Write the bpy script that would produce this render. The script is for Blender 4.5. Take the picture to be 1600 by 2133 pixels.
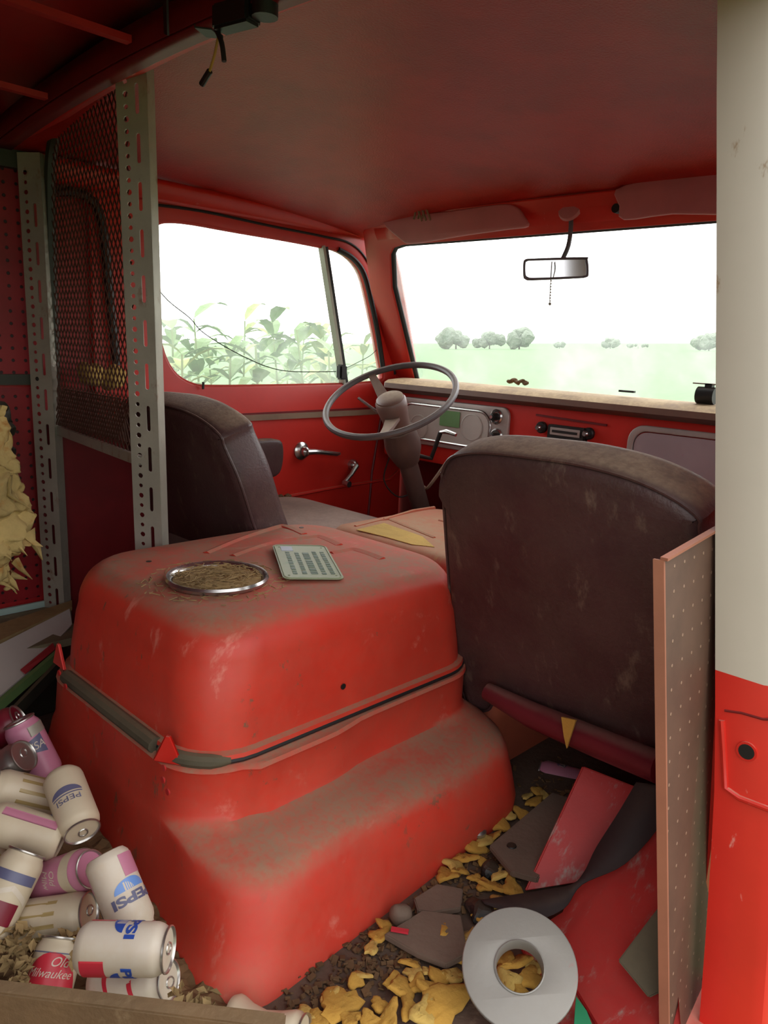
import bpy, bmesh, math, random
from mathutils import Vector, Matrix, Euler, noise
random.seed(7)
for o in list(bpy.data.objects): bpy.data.objects.remove(o)
scn = bpy.context.scene
col = scn.collection

# ------------------------------------------------------------------ camera
# van axes: x to the vehicle's right, y forward, z up, van floor at z = 0
F_PX, CX, CY = 1601.508, 800.0, 1066.5
AX = Vector((0.70661002, -0.18209618, -0.68377135))   # vehicle x in camera axes (right, up, forward)
AY = Vector((0.70619099, 0.12045762, 0.69769925))
AZ = Vector((0.0446829, 0.97587445, -0.21371124))
CAM = Vector((1.287, 0.0, 1.0))
cd = bpy.data.cameras.new('camera')
cd.sensor_fit = 'VERTICAL'; cd.sensor_height = 36.0; cd.lens = F_PX/2133*36
cd.clip_start = 0.02; cd.clip_end = 2000
cam = bpy.data.objects.new('camera', cd); col.objects.link(cam)
cam.matrix_world = Matrix(((AX[0], AX[1], -AX[2], CAM[0]), (AY[0], AY[1], -AY[2], CAM[1]), (AZ[0], AZ[1], -AZ[2], CAM[2]), (0,0,0,1)))
scn.camera = cam

# ------------------------------------------------------------------ light and exposure
EXPOSURE = 0.0
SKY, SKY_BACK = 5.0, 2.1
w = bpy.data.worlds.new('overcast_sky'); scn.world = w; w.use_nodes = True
nt = w.node_tree; nt.nodes.clear()
wo = nt.nodes.new('ShaderNodeOutputWorld'); bg = nt.nodes.new('ShaderNodeBackground')
tc = nt.nodes.new('ShaderNodeTexCoord'); sx = nt.nodes.new('ShaderNodeSeparateXYZ'); rp = nt.nodes.new('ShaderNodeValToRGB')
nt.links.new(tc.outputs['Generated'], sx.inputs[0]); nt.links.new(sx.outputs['Z'], rp.inputs[0])
rp.color_ramp.elements[0].position = 0.0; rp.color_ramp.elements[0].color = (0.93, 0.93, 0.93, 1)
rp.color_ramp.elements[1].position = 0.7; rp.color_ramp.elements[1].color = (1.0, 1.0, 1.0, 1)
nt.links.new(rp.outputs[0], bg.inputs[0])
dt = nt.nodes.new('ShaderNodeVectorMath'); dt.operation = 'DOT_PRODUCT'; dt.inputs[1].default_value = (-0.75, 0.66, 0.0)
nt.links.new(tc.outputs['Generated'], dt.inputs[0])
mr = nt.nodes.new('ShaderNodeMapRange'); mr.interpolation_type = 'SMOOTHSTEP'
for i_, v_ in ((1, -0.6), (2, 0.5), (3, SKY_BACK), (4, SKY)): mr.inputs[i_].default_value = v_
nt.links.new(dt.outputs['Value'], mr.inputs[0]); nt.links.new(mr.outputs[0], bg.inputs[1])   # sky dimmed behind the camera to hold down light on near surfaces
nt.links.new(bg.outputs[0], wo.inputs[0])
vs = scn.view_settings
vs.view_transform = 'Standard'; vs.look = 'None'; vs.gamma = 1.0; vs.use_curve_mapping = False; vs.exposure = EXPOSURE
scn.cycles.max_bounces = 10; scn.cycles.diffuse_bounces = 6; scn.cycles.transparent_max_bounces = 16
scn.cycles.caustics_reflective = False; scn.cycles.caustics_refractive = False
scn.cycles.sample_clamp_indirect = 6.0

# ------------------------------------------------------------------ measuring helpers (a photo ray met with a real plane)
def ray(px, py):
    c = Vector(((px-CX)/F_PX, (CY-py)/F_PX, 1.0))
    return Vector((AX.dot(c), AY.dot(c), AZ.dot(c)))
def on(ax, v, px, py):
    d = ray(px, py); return CAM + d*((v-CAM[ax])/d[ax])
def onpl(p, n, px, py):
    d = ray(px, py); return CAM + d*((Vector(p)-CAM).dot(Vector(n))/d.dot(Vector(n)))
def S(r, g, b):
    f = lambda c: (c/255/12.92 if c/255 <= 0.04045 else ((c/255+0.055)/1.055)**2.4)
    return (f(r), f(g), f(b), 1.0)
def cdir(dx, dy, dz):      # direction: right, down in the photo, away
    v = AX*0
    c = Vector((dx, -dy, dz))
    return Vector((AX.dot(c), AY.dot(c), AZ.dot(c))).normalized()

# ------------------------------------------------------------------ materials
def nodes(name):
    m = bpy.data.materials.new(name); m.use_nodes = True
    return m, m.node_tree, m.node_tree.nodes['Principled BSDF']
def N(t, kind, **kw):
    n = t.nodes.new(kind)
    for k, v in kw.items():
        if k in n.inputs: n.inputs[k].default_value = v
        else: setattr(n, k, v)
    return n
def mixc(t, fac, a, b):
    n = t.nodes.new('ShaderNodeMix'); n.data_type = 'RGBA'
    for sock, val in ((n.inputs[0], fac), (n.inputs[6], a), (n.inputs[7], b)):
        if hasattr(val, 'links'): t.links.new(val, sock)
        else: sock.default_value = val
    return n.outputs[2]
def ramp(t, src, p0, p1, v0=0.0, v1=1.0):
    n = t.nodes.new('ShaderNodeMapRange'); n.interpolation_type = 'SMOOTHSTEP'
    n.inputs[1].default_value = p0; n.inputs[2].default_value = p1; n.inputs[3].default_value = v0; n.inputs[4].default_value = v1
    t.links.new(src, n.inputs[0]); return n.outputs[0]
def mul(t, a, b, op='MULTIPLY'):
    n = t.nodes.new('ShaderNodeMath'); n.operation = op
    for i, v in enumerate((a, b)):
        if hasattr(v, 'links'): t.links.new(v, n.inputs[i])
        else: n.inputs[i].default_value = v
    return n.outputs[0]
def noi(t, scale, detail=4, rough=0.6, vec=None):
    n = N(t, 'ShaderNodeTexNoise', Scale=scale, Detail=detail, Roughness=rough)
    if vec is None:
        c = t.nodes.new('ShaderNodeTexCoord'); vec = c.outputs['Object']
    t.links.new(vec, n.inputs['Vector']); return n.outputs['Fac']
def stretched(t, sc, rot=(0,0,0)):
    c = t.nodes.new('ShaderNodeTexCoord'); mp = t.nodes.new('ShaderNodeMapping')
    mp.inputs['Scale'].default_value = sc; mp.inputs['Rotation'].default_value = rot
    t.links.new(c.outputs['Object'], mp.inputs[0]); return mp.outputs[0]
def paint(name, c, rough=0.4, dust=0.0, dustc=S(150,118,92), chips=0.0, chipc=S(225,120,105), var=0.25, metal=0.0, bump=0.1, bscale=60, side_dust=0.0, spec=0.5, top=(0.55,0.97), chips2=0.0, chip2c=S(96,80,60)):
    m, t, b = nodes(name)
    n1 = noi(t, 5, 6, 0.65)
    dark = tuple(x*(1-var) for x in c[:3])+(1,)
    base = mixc(t, ramp(t, n1, 0.3, 0.7), dark, c)
    if chips > 0:
        n2 = noi(t, 1.0, 5, 0.7, stretched(t, (22, 9, 9), (0.3,0.7,0.4)))
        base = mixc(t, ramp(t, n2, 0.66-0.12*chips, 0.74), base, chipc)
    if chips2 > 0:
        n5 = noi(t, 1.0, 6, 0.75, stretched(t, (30, 12, 10), (0.5,0.2,0.9)))
        n6 = noi(t, 2.2, 2, 0.5)
        base = mixc(t, mul(t, ramp(t, n5, 0.60, 0.66), ramp(t, n6, 0.48, 0.60, 0.0, chips2)), base, chip2c)
    rsock = None
    if dust > 0 or side_dust > 0:
        g = t.nodes.new('ShaderNodeNewGeometry'); s = t.nodes.new('ShaderNodeSeparateXYZ'); t.links.new(g.outputs['Normal'], s.inputs[0])
        up = ramp(t, s.outputs['Z'], top[0], top[1], side_dust, dust)
        n3 = noi(t, 7, 8, 0.7)
        f = mul(t, up, ramp(t, n3, 0.25, 0.62, 0.3, 1.0))
        n4 = noi(t, 90, 3, 0.6)
        f = mul(t, f, ramp(t, n4, 0.2, 0.7, 0.7, 1.1))
        base = mixc(t, f, base, dustc)
        rsock = ramp(t, f, 0.0, 0.7, rough, 0.85)
    t.links.new(base, b.inputs['Base Color'])
    if rsock: t.links.new(rsock, b.inputs['Roughness'])
    else: b.inputs['Roughness'].default_value = rough
    b.inputs['Metallic'].default_value = metal
    b.inputs['Specular IOR Level'].default_value = spec
    if bump > 0:
        bp = t.nodes.new('ShaderNodeBump'); bp.inputs['Strength'].default_value = bump; bp.inputs['Distance'].default_value = 0.004
        t.links.new(noi(t, bscale, 4, 0.6), bp.inputs['Height']); t.links.new(bp.outputs[0], b.inputs['Normal'])
    return m
RED = S(212, 40, 30)
M = {}
M['red_cover'] = paint('red_cover_paint', S(220,50,34), 0.42, 0.95, S(158,118,94), 0.6, S(226,120,104), 0.2, chips2=0.9, side_dust=0.15, bump=0.25, bscale=9)
M['red_base'] = paint('red_base_paint', S(220,50,34), 0.45, 0.95, S(158,122,98), 0.6, S(214,104,90), 0.2, chips2=0.7, side_dust=0.2, bump=0.35, bscale=7, top=(0.3,0.9))
M['red_lid'] = paint('red_front_cover_paint', S(200,104,76), 0.6, 0.98, S(176,140,108), 0.5, S(190,160,90), 0.2)
M['red_door'] = paint('red_door_paint', S(212,48,38), 0.38, 0.5, var=0.12, bump=0.05)
M['red_wall'] = paint('red_wall_paint', S(176,34,36), 0.45, 0.4, var=0.2, bump=0.05)
M['red_roof'] = paint('red_headliner_paint', S(186,40,32), 0.36, 0, S(120,90,70), 0.0, S(150,100,80), 0.3, bump=0.35, bscale=220, spec=0.28)
M['red_pillar'] = paint('red_body_paint', S(214,44,34), 0.35, 0.6, S(196,150,130), 0.15, S(225,150,140), 0.12, bump=0.08, bscale=20)
M['red_steel'] = paint('red_worn_steel_paint', S(196,44,44), 0.5, 0.3, S(150,110,95), 0.9, S(170,160,150), 0.2)
M['dark_red'] = paint('dark_red_paint', S(120,20,24), 0.5, 0.2, var=0.3)
M['white_body'] = paint('white_body_paint', S(196,184,170), 0.45, 0, S(150,140,120), 0.12, S(150,120,90), 0.05, bump=0.05, bscale=20)
M['galv'] = paint('galvanised_steel', S(176,170,156), 0.5, 0.2, chips=0.8, chipc=S(130,90,66), var=0.25, metal=0.35)
M['olive'] = paint('dark_olive_steel', S(62,60,50), 0.55, 0.3, var=0.3, metal=0.2)
M['mesh'] = paint('brown_expanded_metal', S(92,60,48), 0.6, 0.3, var=0.3, metal=0.2)
M['vinyl'] = paint('maroon_vinyl', S(70,38,46), 0.42, 0.95, S(164,142,120), 0.9, S(112,92,82), 0.35, side_dust=0.12, bump=0.3, bscale=160)
M['vinyl_red'] = paint('maroon_seat_edge', S(104,28,38), 0.4, 0.5, S(130,100,88), 0.0, var=0.3)
M['tan_vinyl'] = paint('dusty_tan_vinyl', S(150,122,100), 0.6, 0.6, S(176,150,126), 0.0, var=0.3)
M['cushion'] = paint('dusty_grey_vinyl', S(122,102,96), 0.6, 0.8, S(166,142,128), 0.0, var=0.2)
M['foam'] = paint('ochre_foam', S(196,148,62), 0.9, 0.0, var=0.35, bump=0.6, bscale=90)
M['foam_pale'] = paint('pale_ochre_foam', S(206,170,90), 0.9, 0.0, var=0.3, bump=0.6, bscale=90)
M['fluff'] = paint('straw_insulation', S(214,184,120), 0.95, 0.0, chips=0.9, chipc=S(176,120,56), var=0.4, bump=1.0, bscale=40)
M['rubber'] = paint('dusty_rubber', S(92,84,66), 0.8, 0.6, S(120,104,80), var=0.4)
M['black'] = paint('black_plastic', S(26,25,24), 0.5, 0.2, var=0.3)
M['gasket'] = paint('black_rubber', S(34,30,32), 0.6, 0.1, var=0.3)
M['chrome'] = paint('dull_chrome', S(200,198,196), 0.22, 0.2, var=0.15, metal=0.95, bump=0)
M['alu'] = paint('can_aluminium', S(196,192,186), 0.3, 0.15, var=0.15, metal=0.9, bump=0)
M['wheel'] = paint('grey_wheel_rim', S(96,88,88), 0.4, 0.75, S(170,158,146), var=0.2)
M['hub'] = paint('taupe_plastic', S(118,92,84), 0.45, 0.8, S(176,160,136), var=0.2)
M['column'] = paint('brown_column_metal', S(96,74,68), 0.5, 0.5, S(140,116,96), var=0.3)
M['bezel'] = paint('grey_silver_bezel', S(190,182,176), 0.4, 0.3, S(150,130,110), var=0.2, metal=0.3)
M['dial'] = paint('grey_dial_face', S(200,194,186), 0.5, 0.0, var=0.15)
M['lcd'] = paint('green_label', S(120,170,110), 0.6, 0.0, var=0.25)
M['glove'] = paint('grey_glovebox', S(176,160,164), 0.55, 0.0, chips=0.2, chipc=S(176,110,130), var=0.15)
M['dirt'] = paint('brown_floor_dirt', S(84,64,54), 0.9, 0.5, S(112,90,74), 0.6, S(130,104,84), 0.4, bump=0.8, bscale=30)
M['wood'] = paint('weathered_plank', S(116,88,58), 0.75, 0.3, S(120,104,76), 0.8, S(136,112,82), 0.35, bump=0.5)
M['greywood'] = paint('grey_plywood', S(118,98,84), 0.8, 0.3, S(130,112,96), 0.4, S(96,76,62), 0.3, bump=0.4)
M['hard_edge'] = paint('hardboard_cut_edge', S(158,98,74), 0.7, 0.0, var=0.2)
M['ring'] = paint('grey_zinc_disc', S(150,146,140), 0.45, 0.2, S(160,148,132), 0.25, S(170,120,120), 0.1, metal=0.25)
M['strap'] = paint('dark_webbing', S(52,38,38), 0.8, 0.1, var=0.25)
M['mirror_frame'] = paint('mauve_plastic', S(110,100,112), 0.4, 0.2, var=0.2)
M['visor'] = paint('mauve_red_vinyl', S(200,116,124), 0.55, 0.3, var=0.15)
M['pad'] = paint('brown_dash_vinyl', S(112,78,66), 0.55, 0.95, S(196,170,132), var=0.2, top=(0.1,0.85))
M['straw'] = paint('dry_straw', S(176,146,98), 0.9, 0.0, var=0.5)
M['leaf'] = paint('dry_brown_leaf', S(120,88,56), 0.9, 0.0, var=0.5)
M['carton'] = paint('white_carton', S(196,188,180), 0.6, 0.0, var=0.08)
M['carton_red'] = paint('carton_red_print', S(150,34,40), 0.6, 0.0, var=0.1)
M['green'] = paint('green_board_edge', S(98,126,76), 0.6, 0.0, var=0.2)
M['speckle'] = paint('speckled_board', S(134,122,94), 0.8, 0.0, chips=0.8, chipc=S(196,186,140), var=0.4)
M['teal'] = paint('pale_teal_trim', S(166,190,182), 0.5, 0.0, var=0.1)
M['greenp'] = paint('green_plastic', S(50,140,96), 0.5, 0.0, var=0.1)
M['plate_green'] = paint('faded_green_plate', S(158,166,132), 0.5, 0.0, chips=0.6, chipc=S(110,146,108), var=0.12)
M['plate_text'] = paint('plate_relief', S(76,104,80), 0.5, 0.0, var=0.2)
M['sticker'] = paint('pale_blue_sticker', S(170,178,190), 0.5, 0.0, var=0.05)
M['yellow_wire'] = paint('yellow_wire', S(176,130,50), 0.5, 0.0, var=0.1)
M['c_white'] = paint('can_white_print', S(214,204,190), 0.32, 0.25, S(190,160,120), 0.15, S(196,160,130), 0.06, bump=0, spec=0.6, side_dust=0.4)
M['c_tan'] = paint('can_faded_white_print', S(206,192,168), 0.35, 0.25, S(190,160,120), 0.1, S(180,150,120), 0.06, bump=0, side_dust=0.3)
M['c_pink'] = paint('can_faded_pink_print', S(200,128,154), 0.35, 0.1, var=0.15, bump=0)
M['c_red'] = paint('can_red_print', S(206,50,66), 0.35, 0.1, var=0.12, bump=0)
M['c_dred'] = paint('can_maroon_print', S(120,24,44), 0.35, 0.1, var=0.12, bump=0)
M['c_blue'] = paint('can_blue_print', S(40,78,168), 0.35, 0.05, var=0.12, bump=0)
M['c_lblue'] = paint('can_faded_blue_print', S(110,150,214), 0.35, 0.05, var=0.1, bump=0)
M['c_slate'] = paint('can_grey_blue_print', S(98,98,128), 0.4, 0.05, var=0.1, bump=0)
M['c_gold'] = paint('can_gold_print', S(170,146,96), 0.4, 0.05, var=0.1, bump=0)
M['crop'] = paint('field_crop', S(88,126,72), 0.9, 0.0, chips=0.8, chipc=S(112,140,88), var=0.25, bump=0.6, bscale=4)
M['bounce_strip'] = paint('bounce_strip_brown', S(112,98,80), 0.95, 0.0, var=0.35, bump=0.6, bscale=6)
M['weed'] = paint('weed_leaf', S(112,146,78), 0.7, 0.0, var=0.3, bump=0)
M['weed_y'] = paint('yellow_green_leaf', S(150,166,84), 0.7, 0.0, var=0.3, bump=0)
M['stem'] = paint('weed_stem', S(120,140,80), 0.8, 0.0, var=0.2, bump=0)
M['tree'] = paint('far_tree_crown_hazed', S(140,152,134), 0.95, 0.0, var=0.35, bump=0)  # crown colour lightened to carry the distant haze
M['trunk'] = paint('far_tree_trunk', S(90,80,70), 0.95, 0.0, var=0.2, bump=0)

def dots(name, c, hole, pitch, axes, rad=0.16, rough=0.5, metal=0.0, raised=False):
    """panel with a square grid of small holes printed in its surface pattern"""
    m, t, b = nodes(name)
    tcn = t.nodes.new('ShaderNodeTexCoord'); s = t.nodes.new('ShaderNodeSeparateXYZ'); t.links.new(tcn.outputs['Object'], s.inputs[0])
    acc = None
    for a in axes:
        v = mul(t, s.outputs[a], 1.0/pitch); fr = t.nodes.new('ShaderNodeMath'); fr.operation = 'FRACT'; t.links.new(v, fr.inputs[0])
        d = mul(t, fr.outputs[0], 0.5, 'SUBTRACT'); d2 = mul(t, d, d)
        acc = d2 if acc is None else mul(t, acc, d2, 'ADD')
    f = ramp(t, acc, (rad*0.8)**2, (rad*1.1)**2, 1.0, 0.0)
    n1 = noi(t, 8, 6, 0.7)
    dark = tuple(x*0.7 for x in c[:3])+(1,)
    base = mixc(t, ramp(t, n1, 0.3, 0.7), dark, c)
    t.links.new(mixc(t, f, base, hole), b.inputs['Base Color'])
    b.inputs['Roughness'].default_value = rough; b.inputs['Metallic'].default_value = metal
    bp = t.nodes.new('ShaderNodeBump'); bp.inputs['Strength'].default_value = 0.6; bp.inputs['Distance'].default_value = 0.003
    if not raised: bp.invert = True
    t.links.new(f, bp.inputs['Height']); t.links.new(bp.outputs[0], b.inputs['Normal'])
    return m
M['peg'] = dots('red_pegboard', S(150,22,30), S(40,6,8), 0.032, ('Y','Z'), 0.14)
M['hardboard'] = dots('brown_pegboard', S(96,68,54), S(146,116,96), 0.034, ('Y','Z'), 0.075, raised=True, rough=0.6)

def glass(name, dustc, dust, rough=0.05):
    m = bpy.data.materials.new(name); m.use_nodes = True; t = m.node_tree; t.nodes.clear()
    out = t.nodes.new('ShaderNodeOutputMaterial'); tr = t.nodes.new('ShaderNodeBsdfTransparent'); gl = t.nodes.new('ShaderNodeBsdfGlossy')
    gl.inputs['Roughness'].default_value = rough
    di = t.nodes.new('ShaderNodeBsdfTranslucent'); di.inputs[0].default_value = dustc
    fr = t.nodes.new('ShaderNodeFresnel'); fr.inputs[0].default_value = 1.25
    m1 = t.nodes.new('ShaderNodeMixShader'); t.links.new(fr.outputs[0], m1.inputs[0]); t.links.new(tr.outputs[0], m1.inputs[1]); t.links.new(gl.outputs[0], m1.inputs[2])
    n1 = noi(t, 3, 8, 0.7); f = ramp(t, n1, 0.35, 0.8, dust*0.5, dust*1.8)
    m2 = t.nodes.new('ShaderNodeMixShader'); t.links.new(f, m2.inputs[0]); t.links.new(m1.outputs[0], m2.inputs[1]); t.links.new(di.outputs[0], m2.inputs[2])
    t.links.new(m2.outputs[0], out.inputs[0]); return m
M['glass'] = glass('dusty_glare_haze_glass', S(225,232,225), 0.11)  # dust film thickened to carry the glare that washes out the view
M['glass_side'] = glass('dusty_glare_haze_door_glass', S(225,234,222), 0.17)  # heavier film still, paling the weeds outside as glare would
mm, t_, b_ = nodes('mirror_glass'); b_.inputs['Base Color'].default_value = (0.85,0.85,0.87,1); b_.inputs['Metallic'].default_value = 1; b_.inputs['Roughness'].default_value = 0.12
M['mirror'] = mm

# ------------------------------------------------------------------ mesh helpers
def link(name, me, mat=None, parent=None):
    o = bpy.data.objects.new(name, me); col.objects.link(o)
    if mat is not None and me is not None: me.materials.append(mat if not isinstance(mat, str) else M[mat])
    if parent is not None:
        o.parent = parent; o.matrix_parent_inverse = parent.matrix_world.inverted() if PW else Matrix()
    return o
PW = False
class MB:
    def __init__(s): s.bm = bmesh.new()
    def box(s, c, size, rot=None, mid=0):
        m = Matrix.Translation(Vector(c)) @ (rot.to_4x4() if rot else Matrix()) @ Matrix.Diagonal((*size, 1))
        r = bmesh.ops.create_cube(s.bm, size=1.0, matrix=m); s._mi(r['verts'], mid); return s
    def _mi(s, vs, mid):
        if mid:
            for f in {f for v in vs for f in v.link_faces}: f.material_index = mid
    def bar(s, a, b, w, h=None, up=(0,0,1)):
        a, b = Vector(a), Vector(b); d = (b-a); L = d.length; z = d.normalized(); u = Vector(up)
        x = u.cross(z)
        if x.length < 1e-4: x = Vector((1,0,0)).cross(z)
        x.normalize(); y = z.cross(x)
        R = Matrix((x, y, z)).transposed()
        return s.box((a+b)/2, (w, h or w, L), R)
    def tube(s, pts, r, seg=10, closed=False, cap=True):
        pts = [Vector(p) for p in pts]; n = len(pts); rings = []
        up = None
        for i, p in enumerate(pts):
            if closed: d = pts[(i+1) % n]-pts[i-1]
            else: d = pts[min(i+1, n-1)]-pts[max(i-1, 0)]
            d.normalize()
            if up is None:
                up = d.orthogonal().normalized()
            up = (up - d*up.dot(d)).normalized(); v = d.cross(up)
            rr = r[i] if isinstance(r, (list, tuple)) else r
            rings.append([s.bm.verts.new(p + (up*math.cos(a)+v*math.sin(a))*rr) for a in [2*math.pi*k/seg for k in range(seg)]])
        m = n if closed else n-1
        for i in range(m):
            A, B = rings[i], rings[(i+1) % n]
            off = 0
            if closed and i == n-1:
                off = min(range(seg), key=lambda o: sum((A[k].co-B[(k+o) % seg].co).length for k in range(seg)))
            for k in range(seg): s.bm.faces.new((A[k], A[(k+1) % seg], B[(k+1+off) % seg], B[(k+off) % seg]))
        if not closed and cap:
            s.bm.faces.new(rings[0][::-1]); s.bm.faces.new(rings[-1])
        return s
    def loft(s, rings, cap0=True, cap1=True):
        R = [[s.bm.verts.new(Vector(p)) for p in r] for r in rings]; n = len(R[0])
        for a, b in zip(R, R[1:]):
            for k in range(n): s.bm.faces.new((a[k], a[(k+1) % n], b[(k+1) % n], b[k]))
        if cap0: s.bm.faces.new(R[0][::-1])
        if cap1: s.bm.faces.new(R[-1])
        return s
    def lathe(s, prof, mtx=None, seg=32, cap=True):
        mtx = mtx or Matrix(); rings = []
        for r, z in prof:
            rings.append([mtx @ Vector((r*math.cos(2*math.pi*k/seg), r*math.sin(2*math.pi*k/seg), z)) for k in range(seg)])
        return s.loft(rings, cap, cap) if all(r > 1e-5 for r, z in prof) else s.loft([[p for p in ring] for ring in rings], False, False)
    def grid(s, fn, nu, nv):
        V = [[s.bm.verts.new(Vector(fn(i/nu, j/nv))) for j in range(nv+1)] for i in range(nu+1)]
        for i in range(nu):
            for j in range(nv): s.bm.faces.new((V[i][j], V[i+1][j], V[i+1][j+1], V[i][j+1]))
        return s
    def slab(s, pts, th, nrm=None):
        pts = [Vector(p) for p in pts]
        n = nrm and Vector(nrm) or (pts[1]-pts[0]).cross(pts[2]-pts[0]).normalized()
        return s.loft([pts, [p+n*th for p in pts]])
    def jitter(s, amp, sc):
        for v in s.bm.verts:
            v.co += noise.noise_vector(v.co*sc)*amp
        return s
    def build(s, name, mat, parent=None, smooth=True, angle=35, bevel=0):
        bmesh.ops.recalc_face_normals(s.bm, faces=s.bm.faces)
        if bevel > 0:
            bmesh.ops.bevel(s.bm, geom=[e for e in s.bm.edges if len(e.link_faces) == 2 and e.calc_face_angle(0) > 0.6], offset=bevel, segments=2, affect='EDGES', clamp_overlap=True)
        me = bpy.data.meshes.new(name)
        if smooth:
            for f in s.bm.faces: f.smooth = True
            for e in s.bm.edges:
                if len(e.link_faces) == 2 and e.calc_face_angle(0) > math.radians(angle): e.smooth = False
        s.bm.to_mesh(me); s.bm.free()
        return link(name, me, mat, parent)
def frame(o, ux, uy):
    ux = Vector(ux).normalized(); uy = Vector(uy); uy = (uy-ux*uy.dot(ux)).normalized(); uz = ux.cross(uy)
    m = Matrix((ux, uy, uz)).transposed().to_4x4(); m.translation = Vector(o); return m
def to2(fr, p):
    q = fr.inverted() @ Vector(p); return (q.x, q.y)
def sheet(loops, fr, th, bev=0.0, res=2):
    """flat plate with holes: first loop outer, the rest holes; lies in the frame's xy plane, centred"""
    cu = bpy.data.curves.new('plate', 'CURVE'); cu.dimensions = '2D'; cu.fill_mode = 'BOTH'
    cu.extrude = max(th/2-bev, 0.00005); cu.bevel_depth = bev; cu.bevel_resolution = res
    if bev: cu.offset = -bev
    for L in loops:
        sp = cu.splines.new('POLY'); sp.points.add(len(L)-1)
        for i, p in enumerate(L): sp.points[i].co = (p[0], p[1], 0, 1)
        sp.use_cyclic_u = True
    o = bpy.data.objects.new('plate', cu); col.objects.link(o)
    dg = bpy.context.evaluated_depsgraph_get(); dg.update()
    me = bpy.data.meshes.new_from_object(o.evaluated_get(dg))
    bpy.data.objects.remove(o); bpy.data.curves.remove(cu)
    me.materials.clear(); me.transform(fr)
    b = bmesh.new(); b.from_mesh(me); bmesh.ops.remove_doubles(b, verts=b.verts, dist=1e-5)
    for f in b.faces: f.smooth = True; f.material_index = 0
    for e in b.edges:
        if len(e.link_faces) == 2 and e.calc_face_angle(0) > 0.6: e.smooth = False
    b.to_mesh(me); b.free()
    return me
def plate(name, loops, fr, th, mat, parent=None, bev=0.0):
    me = sheet(loops, fr, th, bev); me.name = name
    return link(name, me, mat, parent)
def rrect(x0, x1, y0, y1, r, n=5):
    out = []
    for cx_, cy_, a0 in ((x1-r, y0+r, -90), (x1-r, y1-r, 0), (x0+r, y1-r, 90), (x0+r, y0+r, 180)):
        for k in range(n+1):
            a = math.radians(a0+90*k/n); out.append((cx_+r*math.cos(a), cy_+r*math.sin(a)))
    return out
def smooth_loop(pts, n=4):
    """closed Catmull-Rom through the points"""
    out = []; m = len(pts)
    for i in range(m):
        p0, p1, p2, p3 = [Vector(pts[(i+k-1) % m]) for k in range(4)]
        for j in range(n):
            t = j/n
            out.append(tuple(0.5*((2*p1)+(p2-p0)*t+(2*p0-5*p1+4*p2-p3)*t*t+(3*p1-p0-3*p2+p3)*t**3)))
    return out
def smooth_path(pts, n=6):
    pts = [Vector(p) for p in pts]; P = [pts[0]]+pts+[pts[-1]]; out = []
    for i in range(len(pts)-1):
        p0, p1, p2, p3 = P[i:i+4]
        for j in range(n):
            t = j/n; out.append(0.5*((2*p1)+(p2-p0)*t+(2*p0-5*p1+4*p2-p3)*t*t+(3*p1-p0-3*p2+p3)*t**3))
    return out+[pts[-1]]
def circ(cx_, cy_, r, n=24, r2=None):
    return [(cx_+r*math.cos(2*math.pi*k/n), cy_+(r2 or r)*math.sin(2*math.pi*k/n)) for k in range(n)]
def thing(name, label, cat, loc=(0,0,0), group=None):
    o = bpy.data.objects.new(name, None); col.objects.link(o); o.location = loc; o.empty_display_size = 0.05
    o['label'] = label; o['category'] = cat
    if group: o['group'] = group
    return o
def tag(o, label, cat, group=None, kind=None):
    o['label'] = label; o['category'] = cat
    if group: o['group'] = group
    if kind: o['kind'] = kind
    return o
def struct(o, label=None):
    o['kind'] = 'structure'
    if label: o['label'] = label
    return o
def adopt(root, *parts):
    """parts were built in van coordinates: hang them on a root that stands elsewhere"""
    bpy.context.view_layer.update()
    for p in parts:
        p.parent = root; p.matrix_parent_inverse = Matrix.Translation(-Vector(root.location)) if root.rotation_euler[:] == (0,0,0) else root.matrix_world.inverted()

# ================================================================== OUTSIDE
pitch = math.atan((CY-712)/F_PX)
gn_c = Vector((0, math.cos(pitch), -math.sin(pitch)))
GN = Vector((AX.dot(gn_c), AY.dot(gn_c), AZ.dot(gn_c))).normalized()      # true vertical, the van stands slightly askew
GP = CAM - GN*1.55
ga = Vector((1,0,0)); ga = (ga-GN*ga.dot(GN)).normalized(); gb = GN.cross(ga)
GR = Matrix((ga, gb, GN)).transposed()
def ground_pt(px, py):
    return onpl(GP, GN, px, py)
b = MB()
radii = [0.0, 3, 6, 10, 16, 26, 40, 60, 90, 140, 220, 400, 900]
ring_prev = None
for i, rr in enumerate(radii[1:]):
    ringv = [b.bm.verts.new(GP + ga*rr*math.cos(2*math.pi*k/48) + gb*rr*math.sin(2*math.pi*k/48)) for k in range(48)]
    if ring_prev is None: b.bm.faces.new(ringv)
    else:
        for k in range(48): b.bm.faces.new((ring_prev[k], ring_prev[(k+1) % 48], ringv[(k+1) % 48], ringv[k]))
    ring_prev = ringv
fld = b.build('field', 'crop'); tag(fld, 'flat pale green crop field reaching to the horizon outside the van', 'field')

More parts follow.
